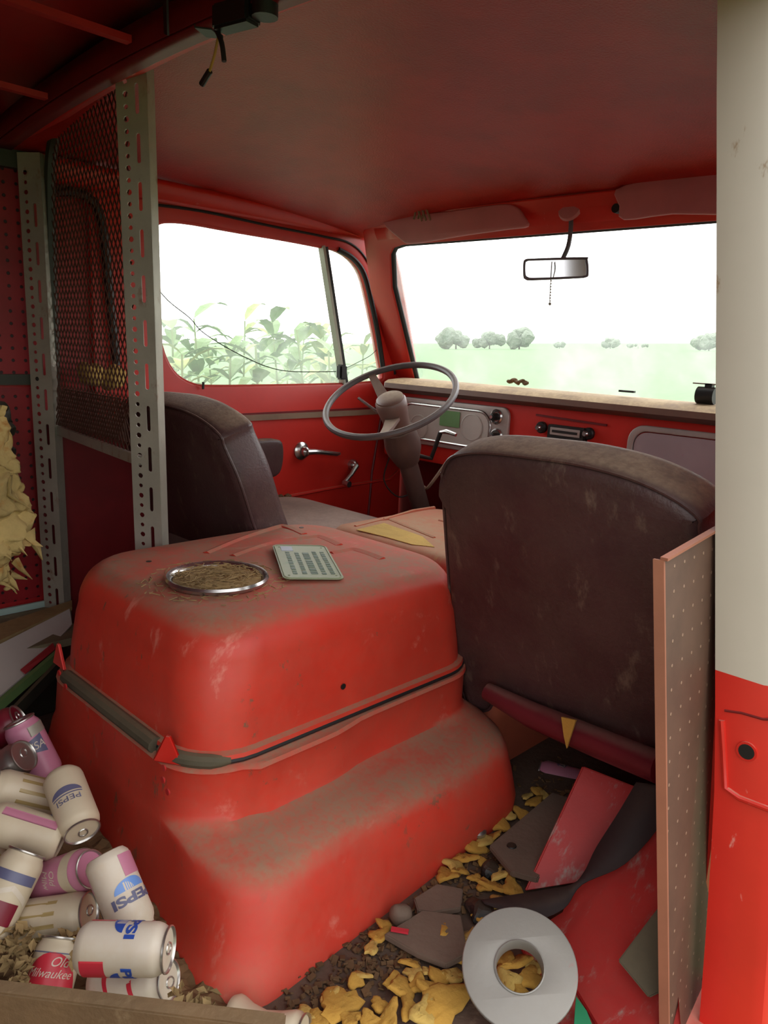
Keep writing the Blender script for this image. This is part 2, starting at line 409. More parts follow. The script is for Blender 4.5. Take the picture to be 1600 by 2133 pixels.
def far_tree(px, wpx, hpx, dist, label, seed, kind='far_tree'):
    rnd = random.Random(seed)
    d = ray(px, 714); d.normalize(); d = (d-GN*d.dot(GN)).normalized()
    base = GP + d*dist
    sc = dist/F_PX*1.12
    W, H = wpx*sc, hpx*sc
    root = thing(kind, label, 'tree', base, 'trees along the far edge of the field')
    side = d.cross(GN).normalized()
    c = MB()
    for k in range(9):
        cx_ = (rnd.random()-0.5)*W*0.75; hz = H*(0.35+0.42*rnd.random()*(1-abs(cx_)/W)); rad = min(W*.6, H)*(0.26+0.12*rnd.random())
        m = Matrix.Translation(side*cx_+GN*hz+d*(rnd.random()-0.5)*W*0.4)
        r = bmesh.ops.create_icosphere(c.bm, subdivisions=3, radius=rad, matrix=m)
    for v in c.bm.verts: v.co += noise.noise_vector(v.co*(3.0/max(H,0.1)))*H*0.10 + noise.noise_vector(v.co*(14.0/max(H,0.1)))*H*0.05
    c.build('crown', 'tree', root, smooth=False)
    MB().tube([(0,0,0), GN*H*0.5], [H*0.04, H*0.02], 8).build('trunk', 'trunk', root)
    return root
b = MB(); b.grid(lambda u, v: GP + ga*(0.4+3.6*u) + gb*(-14+28*v) + GN*(.012+.01*math.sin(v*40)), 6, 30)
bounce_obj = b.build('added_bounce_ground', 'bounce_strip'); tag(bounce_obj, 'added unseen brown track running beside the open side of the van', 'bounce_strip')  # out-of-view brown ground added to cut green bounce light into the van
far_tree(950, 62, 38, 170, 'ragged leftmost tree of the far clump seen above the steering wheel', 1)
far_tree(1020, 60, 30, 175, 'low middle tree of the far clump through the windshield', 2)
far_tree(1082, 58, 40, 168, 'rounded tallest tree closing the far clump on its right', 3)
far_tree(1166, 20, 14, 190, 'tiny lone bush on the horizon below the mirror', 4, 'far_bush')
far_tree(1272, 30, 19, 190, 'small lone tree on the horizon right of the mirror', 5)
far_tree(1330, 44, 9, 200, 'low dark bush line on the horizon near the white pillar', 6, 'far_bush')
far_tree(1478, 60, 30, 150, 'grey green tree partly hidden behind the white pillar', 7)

# weeds by the driver's window
def weed(px, topy, dist, seed, label):
    rnd = random.Random(seed)
    d = ray(px, 714); dz = d.normalized(); hd = (dz-GN*dz.dot(GN)).normalized()
    base = GP + hd*dist
    H = (714-topy)/F_PX*dist*0.98 + 1.55
    b = MB(); lf = MB()
    top = GN*H + Vector((rnd.uniform(-.1,.1), rnd.uniform(-.1,.1), 0))
    path = smooth_path([(0,0,0), GN*H*0.5+Vector((rnd.uniform(-.05,.05), rnd.uniform(-.05,.05), 0)), top], 6)
    b.tube(path, [0.012*(1-0.6*i/len(path)) for i in range(len(path))], 6)
    for k in range(26):
        f = 0.45+0.55*(k/25); p = path[min(int(f*(len(path)-1)), len(path)-1)]
        a = rnd.random()*6.283; L = 0.16+0.14*rnd.random(); wd = L*0.42
        out = (ga*math.cos(a)+gb*math.sin(a)); tip = p + out*L + GN*rnd.uniform(-0.06, 0.12); sd = out.cross(GN)
        mid = p+out*L*0.5+GN*0.05
        rib = [p.lerp(tip, f_)+GN*0.05*math.sin(math.pi*f_) for f_ in (0,.15,.35,.6,.82,1)]; hw = [0,.34,.5,.42,.22,0]
        Lv = [lf.bm.verts.new(c_-sd*wd*h_+GN*.02*h_) for c_, h_ in zip(rib, hw)]; Rv = [lf.bm.verts.new(c_+sd*wd*h_+GN*.02*h_) for c_, h_ in zip(rib[1:-1], hw[1:-1])]
        Cv = [lf.bm.verts.new(c_) for c_ in rib[1:-1]]
        lf.bm.faces.new((Lv[0], Lv[1], Cv[0])); lf.bm.faces.new((Lv[0], Cv[0], Rv[0])); lf.bm.faces.new((Lv[5], Cv[3], Lv[4])); lf.bm.faces.new((Lv[5], Rv[3], Cv[3]))
        for m_ in range(3):
            lf.bm.faces.new((Lv[m_+1], Lv[m_+2], Cv[m_+1], Cv[m_])); lf.bm.faces.new((Cv[m_], Cv[m_+1], Rv[m_+1], Rv[m_]))
    root = thing('field_weed', label, 'plant', base, 'tall weeds outside the driver window')
    b.build('stem', 'stem', root); lf.build('foliage', 'weed' if seed % 3 else 'weed_y', root, smooth=False)
k = 0
WL = ['leafy weed at the rear corner of the driver window', 'broad leaved weed left of the middle of the driver window', 'tall weed rising highest in the driver window', 'bright yellow green weed in the middle of the driver window', 'weed right of the window middle with spread leaves', 'weed beside the vent window bar', 'short weed in front of the yellow green one', 'weed low behind the window crack', 'short weed low at the rear of the driver window', 'far weed between the two tallest ones', 'far weed close to the vent window bar', 'low weed under the window crack by the vent bar']
WL += ['weed standing against the field left of the highest weed', 'pale weed under the tallest leaves of the window middle', 'hazy weed just right of the yellow green one', 'hazy weed at the rear edge of the window, behind the first', 'short weed low beside the vent window latch', 'weed seen through the vent window itself']
for (px, ty, di) in ((362,690,4.6),(405,668,5.2),(505,672,5.6),(568,676,5.0),(625,690,4.7),(672,684,5.8),(540,722,4.2),(460,716,4.4),(380,740,4.0),(590,705,7.5),(655,700,7.0),(690,735,4.4),(435,708,6.2),(520,715,6.8),(612,712,6.4),(340,728,5.4),(705,748,5.0),(745,722,6.5)):
    weed(px, ty, di, 10+k, WL[k]); k += 1

# ================================================================== VAN SHELL
XL = -0.88
def roofz(x, y):
    X = min(abs(x)/0.88, 1.1); Y = max(0.0, (y-0.85)/1.1)
    return 1.548 - (0.113 if x < 0 else 0.080)*X*X - 0.125*Y*Y*(1-0.55*X*X)
b = MB(); b.grid(lambda u, v: ((-0.90+1.80*u), 0.80+1.22*v, roofz(-0.90+1.80*u, 0.80+1.22*v)), 24, 20)
ceil = b.build('ceiling', 'red_roof'); sm = ceil.modifiers.new('th', 'SOLIDIFY'); sm.thickness = 0.012; sm.offset = 1
struct(ceil, 'glossy dark red headliner panel over the cab')
b = MB(); b.grid(lambda u, v: ((-0.95+1.85*u), -1.6+2.42*v, 1.575-0.10*(abs(-0.95+1.85*u)/0.9)**2), 12, 6)
b.grid(lambda u, v: ((-0.95+1.90*u), 0.75+1.38*v, roofz(-0.95+1.90*u, 0.75+1.38*v)+0.05), 12, 8)
r2 = b.build('ceiling', 'red_wall'); sm = r2.modifiers.new('th', 'SOLIDIFY'); sm.thickness = 0.01; sm.offset = 1
struct(r2, 'dark red sheet metal roof over the load area')
# longitudinal creases of the rear roof and cross beam
for i, x in enumerate((-0.13, -0.50)):
    b = MB(); b.bar((x, -1.5, 1.525-0.03*i), (x, 0.74, 1.51-0.03*i), 0.018, 0.012); struct(b.build('trim_%d' % (i+1), 'red_wall'))
b = MB()
b.slab([(-0.86, 0.755, 1.40), (0.86, 0.755, 1.40), (0.86, 0.755, 1.46), (0.5,0.755,1.53), (-0.5,0.755,1.53), (-0.86,0.755,1.46)][::1], 0.006, (0,1,0)) if False else None
b.grid(lambda u, v: (-0.88+1.76*u, 0.755+0.004*v, (1.497-0.06*((-0.88+1.76*u)/0.88)**2)+0.05*v), 24, 1)
b.grid(lambda u, v: (-0.88+1.76*u, 0.755+0.045*v, 1.497-0.06*((-0.88+1.76*u)/0.88)**2), 24, 1)
o = b.build('trim_3', 'dark_red'); sm = o.modifiers.new('th', 'SOLIDIFY'); sm.thickness = 0.004; struct(o, 'dark red roof bow across the van')
b = MB(); b.grid(lambda u, v: (-0.88+1.76*u, 0.80+0.05*v, 1.503-0.06*((-0.88+1.76*u)/0.88)**2+0.02*v), 24, 1)
o = b.build('trim_4', 'red_pillar'); sm = o.modifiers.new('th', 'SOLIDIFY'); sm.thickness = 0.004; struct(o, 'light red lip of the roof bow')

# floor
struct(MB().box((0, 0.35, -0.01), (1.86, 3.9, 0.02)).build('floor', 'dirt'), 'dirt covered van floor')
# left wall rear, pegboard skin and rails
frL = frame((XL, 0, 0), (0,1,0), (0,0,1))        # plane x = XL, u = y, v = z
b = MB().box((XL-0.03, -0.25, 0.72), (0.02, 2.56, 1.5)); struct(b.build('wall_left', 'red_wall'), 'red side wall of the load area')
struct(MB().box((XL+.012, 1.0, .37), (.012, .34, .74)).build('trim_14', 'dark_red'), 'dark red sheet added low behind the driver seat')  # dark sheet added to make the wall darker at this spot
pb = thing('pegboard', 'dark red pegboard lining the left wall of the load area', 'pegboard', (XL-0.018, 0, 0.2))
q = MB().box((XL-0.018, 0.05, 1.135), (0.004, 1.55, 0.52)).build('panel', 'peg'); q2 = MB().box((XL-0.018, 0.05, 0.54), (0.004, 1.55, 0.60)).build('panel', 'peg')
adopt(pb, q, q2)
struct(MB().box((XL-0.005, 0.1, 1.425), (0.03, 1.5, 0.062)).build('trim_5', 'olive'), 'dark olive rail along the top of the left wall')
struct(MB().box((XL-0.008, 0.1, 0.862), (0.02, 1.5, 0.028)).build('trim_6', 'olive'), 'grey rail between the two pegboard panels')
# back wall and right side wall behind the side door opening
struct(MB().box((0, -1.55, 0.75), (1.86, 0.03, 1.62)).build('wall_back', 'dark_red'), 'rear doors')
b = MB(); b.box((0.93, -1.12, 0.75), (0.03, 0.86, 1.62)); struct(b.build('wall_right', 'red_wall'), 'right side wall behind the door opening')
struct(MB().box((0.91, -0.22, 1.535), (0.02, 2.70, 0.13)).build('trim_7', 'red_wall'), 'door opening header')

struct(MB().box((0.95, -0.2, -0.14), (0.06, 2.8, 0.24)).build('trim_15', 'red_pillar'), 'red sill below the open side door')
# driver's door with window
wl = [(308,505),(314,482),(330,467),(352,462),(400,466),(500,484),(600,501),(668,514),(705,522),(735,540),(757,572),(772,630),(786,700),(797,760),(800,780),(795,792),(760,797),(700,800),(560,803),(440,804),(405,800),(372,782),(350,750),(336,705),(326,650),(316,580)]
wpts = [to2(frL, on(0, XL, *p)) for p in wl]
wpts = smooth_loop([(p[0], p[1], 0) for p in wpts], 3); wpts = [(p[0], p[1]) for p in wpts]
outer = [(1.0, 0.0), (2.30, 0.0), (2.30, 0.80), (2.26, 0.90), (2.05, 1.40), (1.0, 1.425)]
door = plate('door_1', [outer, wpts], frame((XL-0.02, 0, 0), (0,1,0), (0,0,1)), 0.04, 'red_door', bev=0.006); struct(door, "driver's door with window, painted red inside")
def dpath(pts, off=0.004, ax=0, val=XL): return [on(ax, val, *p)+Vector((off,0,0)) for p in pts]
# upper frame rail between window and roof
b = MB(); b.grid(lambda u, v: (XL+0.012+0.035*v-0.02*v*v, 0.86+1.26*u, 1.375+0.012*math.sin(u*3)*0+0.062*v-0.02*u*(v)), 20, 4)
o = b.build('trim_8', 'red_pillar'); sm = o.modifiers.new('th', 'SOLIDIFY'); sm.thickness = 0.006; struct(o, 'rounded red cant rail above the driver door')
g = MB(); g.tube(smooth_path(dpath([(302,424),(420,440),(560,470),(670,492),(730,508),(765,545),(790,610),(812,700),(822,780)], 0.002), 5), 0.0045, 6); g.build('door_gap', 'gasket', door)
g = MB(); g.tube(smooth_path(dpath([(705,520),(735,538),(758,570),(774,630),(788,700),(799,775)], 0.0), 5), 0.010, 8); g.build('vent_gasket', 'gasket', door)
wloop3 = [Vector((XL-0.022, p[0], p[1])) for p in wpts]
MB().tube([p+Vector((0.014,0,0)) for p in wloop3], 0.004, 6, closed=True).build('window_lip', 'red_door', door)
# mouldings
MB().bar(on(0,XL,440,874)+Vector((0.003,0,0)), on(0,XL,790,857)+Vector((0.003,0,0)), 0.012, 0.020).build('moulding', 'tan_vinyl', door)
MB().bar(on(0,XL,440,866)+Vector((0.001,0,0)), on(0,XL,790,849)+Vector((0.001,0,0)), 0.006, 0.006).build('moulding', 'dark_red', door)
MB().tube(dpath([(540,1045),(700,1015),(810,998),(850,960)], 0.002), 0.006, 6).build('panel_crease', 'red_door', door)
MB().tube([(XL+0.002, 2.10, 0.02), (XL+0.002, 2.13, 0.5), (XL+0.002, 2.19, 0.85)], 0.005, 6).build('panel_crease', 'dark_red', door)
# armrest
ar = smooth_loop([(*to2(frL, on(0, XL, *p)), 0) for p in ((440,925),(500,916),(560,912),(574,925),(573,965),(560,988),(520,994),(440,985))], 3)
plate('armrest', [[(p[0], p[1]) for p in ar]], frame((XL+0.025, 0, 0), (0,1,0), (0,0,1)), 0.05, 'vinyl', door, bev=0.012)
# door handle
hp = on(0, XL, 627, 939)
h = MB(); h.lathe([(0.033,0),(0.033,0.006),(0.024,0.014),(0.016,0.016)], frame(hp, (0,1,0), (0,0,1)), 20)
h.lathe([(0.017,0.01),(0.017,0.035),(0.010,0.042)], frame(hp, (0,1,0), (0,0,1)), 16)
e = on(0, XL, 694, 942)
h.tube([hp+Vector((0.036,0,0)), hp+Vector((0.042,0.03,0)), e+Vector((0.042,-0.02,0)), e+Vector((0.036,0,0))], [0.012,0.010,0.009,0.006], 10)
h.build('door_handle', 'chrome', door)
cp = on(0, XL, 733, 968); ce = on(0, XL, 706, 1003)
h = MB(); h.lathe([(0.022,0),(0.022,0.01),(0.014,0.024),(0.008,0.028)], frame(cp, (0,1,0), (0,0,1)), 18)
h.tube([cp+Vector((0.026,0,0)), cp.lerp(ce,0.5)+Vector((0.034,0,0)), ce+Vector((0.03,0,0))], [0.012,0.008,0.008], 10)
cr = h.build('window_crank', 'chrome', door)
MB().tube([ce+Vector((0.028,0,0)), ce+Vector((0.06,0,-0.002))], [0.010,0.012], 12).build('crank_knob', 'chrome', cr)
MB().tube(dpath([(419,795),(419,810)], 0.012), 0.004, 8).build('lock_button', 'black', door)
# door window
w2 = plate('window_2', [wpts], frame((XL-0.025, 0, 0), (0,1,0), (0,0,1)), 0.004, 'glass_side'); struct(w2, "driver's door glass, cracked")
MB().bar(on(0,XL-0.01,670,512), on(0,XL-0.01,714,800), 0.012, 0.026, up=(1,0,0)).build('vent_bar', 'galv', w2)
MB().bar(on(0,XL-0.004,679,514), on(0,XL-0.004,722,800), 0.010, 0.012, up=(1,0,0)).build('vent_bar_seal', 'gasket', w2)
MB().tube(smooth_path([on(0,XL-0.02,*p) for p in ((314,583),(350,626),(395,662),(420,690),(462,718),(510,744),(560,765),(610,774),(700,774))], 4), 0.0016, 5).build('crack', 'black', w2)
MB().tube(smooth_path([on(0,XL-0.02,*p) for p in ((718,768),(745,755),(775,738),(798,712))], 4), 0.0012, 5).build('crack', 'black', w2)
MB().box(on(0,XL-0.0,712,775), (0.03,0.035,0.055)).build('vent_latch', 'gasket', w2, bevel=0.006)

# A pillar: ribbed red post between door and windshield
b = MB()
for i, (x, y) in enumerate(((0,0),(0.028,0.02),(0.056,0.028))):
    b.tube([(-0.888+x, 2.285+y-0.0, 0.80), (-0.875+x, 2.235+y, 0.95), (-0.835+x*1.0, 2.09+y, 1.25), (-0.80+x, 2.00+y, 1.36), (-0.77+x, 1.96, 1.43)], 0.017, 8)
struct(b.build('trim_9', 'red_door'), 'ribbed red pillar left of the windshield')
# front wall with windshield
wp, wn = Vector((0, 2.0, 1.336)), Vector((0, 0.436, 0.25)).normalized()
frW = frame(wp, (1,0,0), (0,0.25,-0.436))
ws = [(812,600),(806,545),(812,524),(832,513),(900,507),(1190,480),(1490,458)]
wsl = [to2(frW, onpl(wp, wn, *p)) for p in ws]
wsl = wsl+[(-q_[0], q_[1]) for q_ in [wsl[5], wsl[3], wsl[2], wsl[1]]]
by = 0.57
top = [to2(frW, onpl(wp, wn, *p)) for p in ((815,565),(807,545),(810,530),(820,518),(838,512))]
ty = to2(frW, onpl(wp, wn, 1190, 480))[1]
xl = [p[0] for p in top]
corner = [(-0.80, by), (-0.788, by-0.03), (-0.745, 0.15), (-0.715, ty+0.07), (-0.70, ty+0.03), (-0.675, ty+0.008), (-0.63, ty)]
hole = corner + [(-p[0], p[1]) for p in corner[::-1]]
outerW = [(-0.90, by+0.06), (-0.86, 0.15), (-0.80, -0.06), (-0.72, -0.105), (0.72, -0.105), (0.80, -0.06), (0.86, 0.15), (0.90, by+0.06)]
wf = plate('wall_front', [outerW, hole], frame(wp, (1,0,0), (0,0.25,-0.436)), 0.03, 'red_door', bev=0.004); struct(wf, 'red windshield surround')
w1 = plate('window_1', [hole], frame(wp+wn*0.01, (1,0,0), (0,0.25,-0.436)), 0.004, 'glass'); struct(w1, 'dusty windshield, film thickened for glare haze')
MB().tube([frW @ Vector((p[0], p[1], 0)) for p in hole], 0.011, 8, closed=True).build('windshield_gasket', 'gasket', w1)
struct(MB().box((0, 2.32, 0.40), (1.80, 0.02, 0.86)).build('wall_front', 'dark_red'), 'firewall below the windshield')
# header trim behind windshield
b = MB(); b.grid(lambda u, v: (-0.74+1.48*u, 1.985-0.03*math.sin(v*2.2), 1.345+0.085*v), 16, 6)
o = b.build('trim_10', 'red_pillar'); sm = o.modifiers.new('th', 'SOLIDIFY'); sm.thickness = 0.005; struct(o, 'red header rail above the windshield')

# right B pillar, white above and red below, its jamb faces the open side door
PY = 1.10
lp = [on(1, PY, *p) for p in ((1497,-260),(1495,-40),(1493,200),(1493,400),(1492,600),(1491,800),(1490,1000),(1490,1200),(1490,1395))]
lr = [on(1, PY, *p) for p in ((1490,1395),(1490,1500),(1488,1650),(1480,1800),(1470,1950),(1455,2150),(1450,2300))]
def pillar(pts, name, mat, wd):
    rings = []
    for p in pts:
        w_ = wd(p.z)
        sect = [(0,0), (w_,0), (w_+0.014,0.008), (w_+0.020,0.022), (w_+0.016,0.055), (w_+0.02,0.20), (w_-0.02,0.20), (0.02,0.06), (0.0,0.03)]
        rings.append([(p.x+s_[0], PY+s_[1], p.z) for s_ in sect])
    b = MB(); b.loft(rings); return b
wdt = lambda z: 0.060 + 0.012*max(0, 1.2-z)
pil = struct(pillar(lp, 'trim_11', 'white_body', wdt).build('trim_11', 'white_body'), 'white painted door pillar beside the open side door')
pil2 = struct(pillar(lr, 'trim_12', 'red_pillar', wdt).build('trim_12', 'red_pillar'), 'red lower half of the door pillar')
hc = on(1, PY-0.003, 1555, 1566)
b = MB(); b.lathe([(0.0145,0),(0.0145,-0.004),(0.0115,-0.0045),(0.0105,0.0)], frame(hc, (1,0,0), (0,0,1)), 20); b.build('hole_rim', 'red_pillar', pil2)
b = MB(); b.lathe([(0.0112,0),(0.0112,-0.0008)], frame(hc-Vector((0,0.0006,0)), (1,0,0), (0,0,1)), 20); b.build('screw_hole', 'black', pil2)
b = MB(); b.tube([on(1, PY-0.001, *p) for p in ((1504,1500),(1508,1560),(1512,1640),(1540,1662),(1600,1685),(1640,1690))], 0.0045, 8); b.build('embossed_ridge', 'red_pillar', pil2)
b = MB(); b.tube([on(1, PY-0.0, *p) for p in ((1510,1480),(1545,1485),(1590,1498),(1640,1500))], 0.002, 6); b.build('embossed_ridge', 'dark_red', pil2)
# right front wall with passenger door behind the pillar (mostly hidden)
frR = frame((0.90, 0, 0), (0,1,0), (0,0,1))
hr = smooth_loop([(p[0], p[1], 0) for p in rrect(1.34, 2.12, 0.84, 1.32, 0.09, 2)], 2); hr = [(p[0], p[1]) for p in hr]
d2 = plate('door_2', [[(1.16, 0.0), (2.30, 0.0), (2.30, 0.80), (2.22, 0.95), (2.05, 1.42), (1.16, 1.42)], hr], frR, 0.03, 'red_door'); struct(d2, 'passenger door')
struct(plate('window_3', [hr], frR, 0.004, 'glass'))

# ================================================================== LOAD AREA: slotted angles, mesh partition
def slotted(root_name, label, x, y0, y1, z0, z1, wid, mirror=1):
    """perforated steel angle; face turned half towards the door"""
    ux = Vector((0.80, 0.60, 0)).normalized()
    up = Vector((0, (y1-y0), (z1-z0))).normalized(); L = math.hypot(z1-z0, y1-y0)
    root = thing(root_name, label, 'slotted angle', (x, y0, z0), 'slotted steel angles of the partition')
    fr = frame((x, y0, z0), ux, up)
    loops = [[(0,0),(wid,0),(wid,L),(0,L)]]
    z = 0.02; k = 0
    while z < L-0.03:
        loops.append(circ(wid*0.30, z, 0.0050 if k % 2 else 0.0062, 8)); z += 0.0235; k += 1
    z = 0.03
    while z < L-0.10:
        loops.append(rrect(wid*0.66-0.0045, wid*0.66+0.0045, z, z+0.058, 0.0044, 2)); z += 0.094
    f1 = plate('perforated_flange', loops, fr, 0.003, 'galv')
    uz = ux.cross(up).normalized()
    n = Vector((-ux.y, ux.x, 0))
    f2 = MB().slab([fr @ Vector((wid,0,0)), fr @ Vector((wid,L,0)), fr @ Vector((wid,L,0))+n*0.035, fr @ Vector((wid,0,0))+n*0.035], 0.003, ux*-1).build('side_flange', 'galv')
    adopt(root, f1, f2); return root
slotted('slotted_angle', 'galvanised slotted steel angle standing behind the engine cover, roof to floor', -0.372, 0.86, 0.79, 0.0, 1.57, 0.068)
slotted('slotted_angle', 'shadowed slotted steel angle against the left wall beside the pegboard', -0.872, 0.825, 0.80, 0.0, 1.43, 0.062)
# mesh partition
part = thing('mesh_partition', 'brown diamond mesh screen behind the driver seat between the slotted angles', 'screen', (-0.6, 0.87, 0.74))
MY = 0.872
ol = [on(1, MY, *p) for p in ((118,885),(112,700),(106,500),(104,360),(112,290),(140,235),(190,195),(260,160))]
br = on(1, MY, 285, 952); tr_ = on(1, MY, 262, 150)
polyg = [(p.x, p.z) for p in ol]+[(tr_.x, tr_.z), (br.x, br.z)]
def inside(x, z):
    c = False; n = len(polyg)
    for i in range(n):
        x1, z1 = polyg[i]; x2, z2 = polyg[(i+1) % n]
        if (z1 > z) != (z2 > z) and x < (x2-x1)*(z-z1)/(z2-z1)+x1: c = not c
    return c
b = MB(); pitch_ = 0.0200
for sgn in (1, -1):
    for k in range(-90, 140):
        c0 = k*pitch_; seg = None; pts = []
        n = 260
        for i in range(n+1):
            z = 0.66+0.96*i/n; x = -0.9 + sgn*(z-0.7)*0.62 + (c0 if sgn > 0 else c0)
            ins = inside(x, z)
            if ins and seg is None: seg = (x, z)
            if (not ins or i == n) and seg is not None:
                if abs(z-seg[1]) > 0.01:
                    bul = 0.0
                    b.bar((seg[0], MY+0.001*sgn, seg[1]), (x, MY+0.001*sgn, z), 0.0026, 0.0022, up=(0,1,0))
                seg = None
for sgn in (1, -1):
    for k in range(-60, 60):
        xm = -0.86+k*.013; za_, zb2 = .745, .845
        x0_, x1_ = xm, xm+sgn*.062
        lim = lambda x: .735-.0*x
        if inside(x0_, za_+.02) and inside(x1_, zb2): b.bar((x0_, MY-.012, za_), (x1_, MY-.002, zb2), .0034, .0028, up=(0,1,0))
msh = b.build('diamond_mesh', 'mesh', smooth=False)
fr_ = MB(); fr_.tube(smooth_path(ol, 4), 0.014, 8); frm = fr_.build('curved_frame', 'olive')
b = MB(); b.bar(ol[0]+Vector((-0.02,-0.004,-0.01)), br+Vector((0.02,-0.004,-0.005)), 0.012, 0.024); lowr = b.build('bottom_rail', 'galv')
adopt(part, msh, frm, lowr)
# belt webbing / dark shape behind the mesh, pale foam chunk behind
b = MB(); b.tube(smooth_path([on(0, XL, *p)+Vector((0.02,0,0)) for p in ((95,402),(150,402),(190,425),(208,480),(222,620),(236,760))], 5), 0.013, 8)
tag(b.build('seat_belt', 'black'), 'dark belt loop on the left wall seen through the mesh', 'belt')
b = MB()
for k in range(6):
    p = on(0, XL+0.10, 180+12*k, 770+10*math.sin(k*2)+4*k); bmesh.ops.create_icosphere(b.bm, subdivisions=2, radius=0.022+0.008*math.sin(k*1.7), matrix=Matrix.Translation(p))
b.jitter(0.012, 30)
tag(b.build('foam_scrap', 'foam_pale'), 'pale yellow foam scrap seen through the mesh screen', 'foam')

# insulation tuft at left edge
b = MB()
rnd = random.Random(3)
for (px, py, r) in ((-25,905,.05),(-5,930,.035),(-30,960,.055),(0,985,.045),(20,1010,.04),(-20,1040,.075),(20,1050,.05),(40,1085,.035),(10,1110,.055),(-20,1140,.06),(15,1150,.03),(-10,1185,.03),(5,1205,.014),(10,1222,.008),(-3,860,.016),(50,1115,.022)):
    p = on(0, -0.62, px, py); bmesh.ops.create_icosphere(b.bm, subdivisions=4, radius=r, matrix=Matrix.Translation(p) @ Matrix.Diagonal((0.7,0.9,1,1)))
for k in range(18):
    px, py = rnd.choice(((20,1050),(40,1085),(10,1110),(15,1150),(-5,1185),(20,1010),(0,985),(50,1115))); p = on(0, -0.615+rnd.uniform(-.03,.03), px+rnd.gauss(0,12), py+rnd.gauss(0,14))
    q_ = p+Vector((rnd.uniform(-.01,.02), rnd.uniform(-.005,.035), rnd.uniform(-.07,-.025))); b.tube([p, p.lerp(q_,.5)+Vector((rnd.uniform(-.006,.006),0,0)), q_], [rnd.uniform(.006,.012),.005,.0008], 6)
for v in b.bm.verts:
    v.co += noise.noise_vector(v.co*14)*0.024 + noise.noise_vector(v.co*45)*0.012 + noise.noise_vector(v.co*120)*0.004
tag(b.build('insulation_tuft', 'fluff', angle=70), 'torn yellowish insulation tuft hanging at the left edge by the pegboard', 'insulation')
b = MB(); 
for (px, py, r) in ((-10,870,.035),(8,900,.028),(10,940,.026)):
    bmesh.ops.create_icosphere(b.bm, subdivisions=3, radius=r, matrix=Matrix.Translation(on(0,-0.70,px,py)))
b.jitter(0.018, 35)
tag(b.build('rag', 'olive'), 'dark olive rag bundle above the insulation tuft', 'rag')

# ================================================================== ENGINE COVER
b = MB(); secs = []
def sec(x0, x1, y0, y1, r, z, n=7): return [(p[0], p[1], z) for p in rrect(x0, x1, y0, y1, r, n)]
X0, X1, Y0, Y1 = -0.300, 0.288, 0.618, 1.345
secs.append(sec(X0-.012, X1+.012, Y0-.012, Y1+.012, .115, .300)); secs.append(sec(X0-.010, X1+.010, Y0-.010, Y1+.010, .112, .308)); secs.append(sec(X0, X1, Y0, Y1, .105, .312))
secs.append(sec(X0+.004, X1-.004, Y0+.004, Y1-.004, .105, .36)); secs.append(sec(X0+.012, X1-.010, Y0+.012, Y1-.008, .108, .43))
for k in range(0, 9):
    a = math.radians(90*k/8); d = 0.066*(1-math.cos(a)); z = .448+.076*math.sin(a)
    secs.append(sec(X0+.008+d*.35, X1-.013-d, Y0+.016+d, Y1-.008-d*0.6, max(.118-d*0.3, .05), z))
secs.append(sec(X0+.10, X1-.12, Y0+.12, Y1-.08, .05, .526))
b.loft(secs)
def ridge(pts, r=0.018, z=.517):
    P = [on(2, z, *p) for p in pts]; P = smooth_path(P, 4)
    for p in P: p.z = z-0.005
    b.tube(P, r, 8)
ridge([(430,1160),(500,1130),(570,1106),(594,1103),(634,1120)])
ridge([(485,1166),(560,1140),(648,1126),(672,1127),(708,1143)])
ridge([(690,1160),(712,1156),(735,1152),(760,1158),(797,1172)])
cov = b.build('engine_cover', 'red_cover', angle=40)
tag(cov, 'large rounded red engine cover lid, dusty on top, with embossed chevron ribs', 'engine cover')
bpy.context.view_layer.update()
for p, n in (((310,1170),'screw_hole'), ((628,1099),'screw_hole'), ((715,1430),'screw_hole')):
    q = on(2, .5255, *p) if p[1] < 1300 else on(0, X1-0.001, *p)
    MB().lathe([(0.006,0),(0.006,0.0012)], frame(q, (1,0,0),(0,1,0)) if p[1] < 1300 else frame(q, (0,1,0),(0,0,1)), 10).build(n, 'black', cov)
# rubber seal + latches
lp_ = rrect(X0-.008, X1+.008, Y0-.008, Y1+.008, .11, 7)
b = MB(); b.tube([(p[0], p[1], .297) for p in lp_], 0.0055, 8, closed=True); b.build('rubber_seal', 'gasket', cov)
b = MB(); b.tube([(x, Y0-.014, .300) for x in (-.20,-.10,0,.10,.165)], 0.0145, 10); b.build('rubber_hose', 'rubber', cov)
b = MB(); b.tube([(X1+.010-.118+.118*math.cos(math.radians(a)), Y0-.012+.118+.118*math.sin(math.radians(a)), .299) for a in range(-88, -20, 8)], [.013]*7+[.010,.006], 10); b.build('rubber_hose', 'rubber', cov)
for (px, py) in ((126,1384), (352,1580)):
    p = on(1, Y0-0.016, px, py-18); b = MB(); tg_ = Vector((1,0,0)) if px < 200 else Vector((.85,.5,0)); b.slab([p-tg_*.030+Vector((0,0,-.024)), p+tg_*.030+Vector((0,0,-.024)), p+tg_*.006+Vector((0,0,.030)), p-tg_*.004+Vector((0,0,.030))], 0.006, (tg_.y,-tg_.x,0)); b.build('latch_tab', 'red_pillar', cov, bevel=0.004)
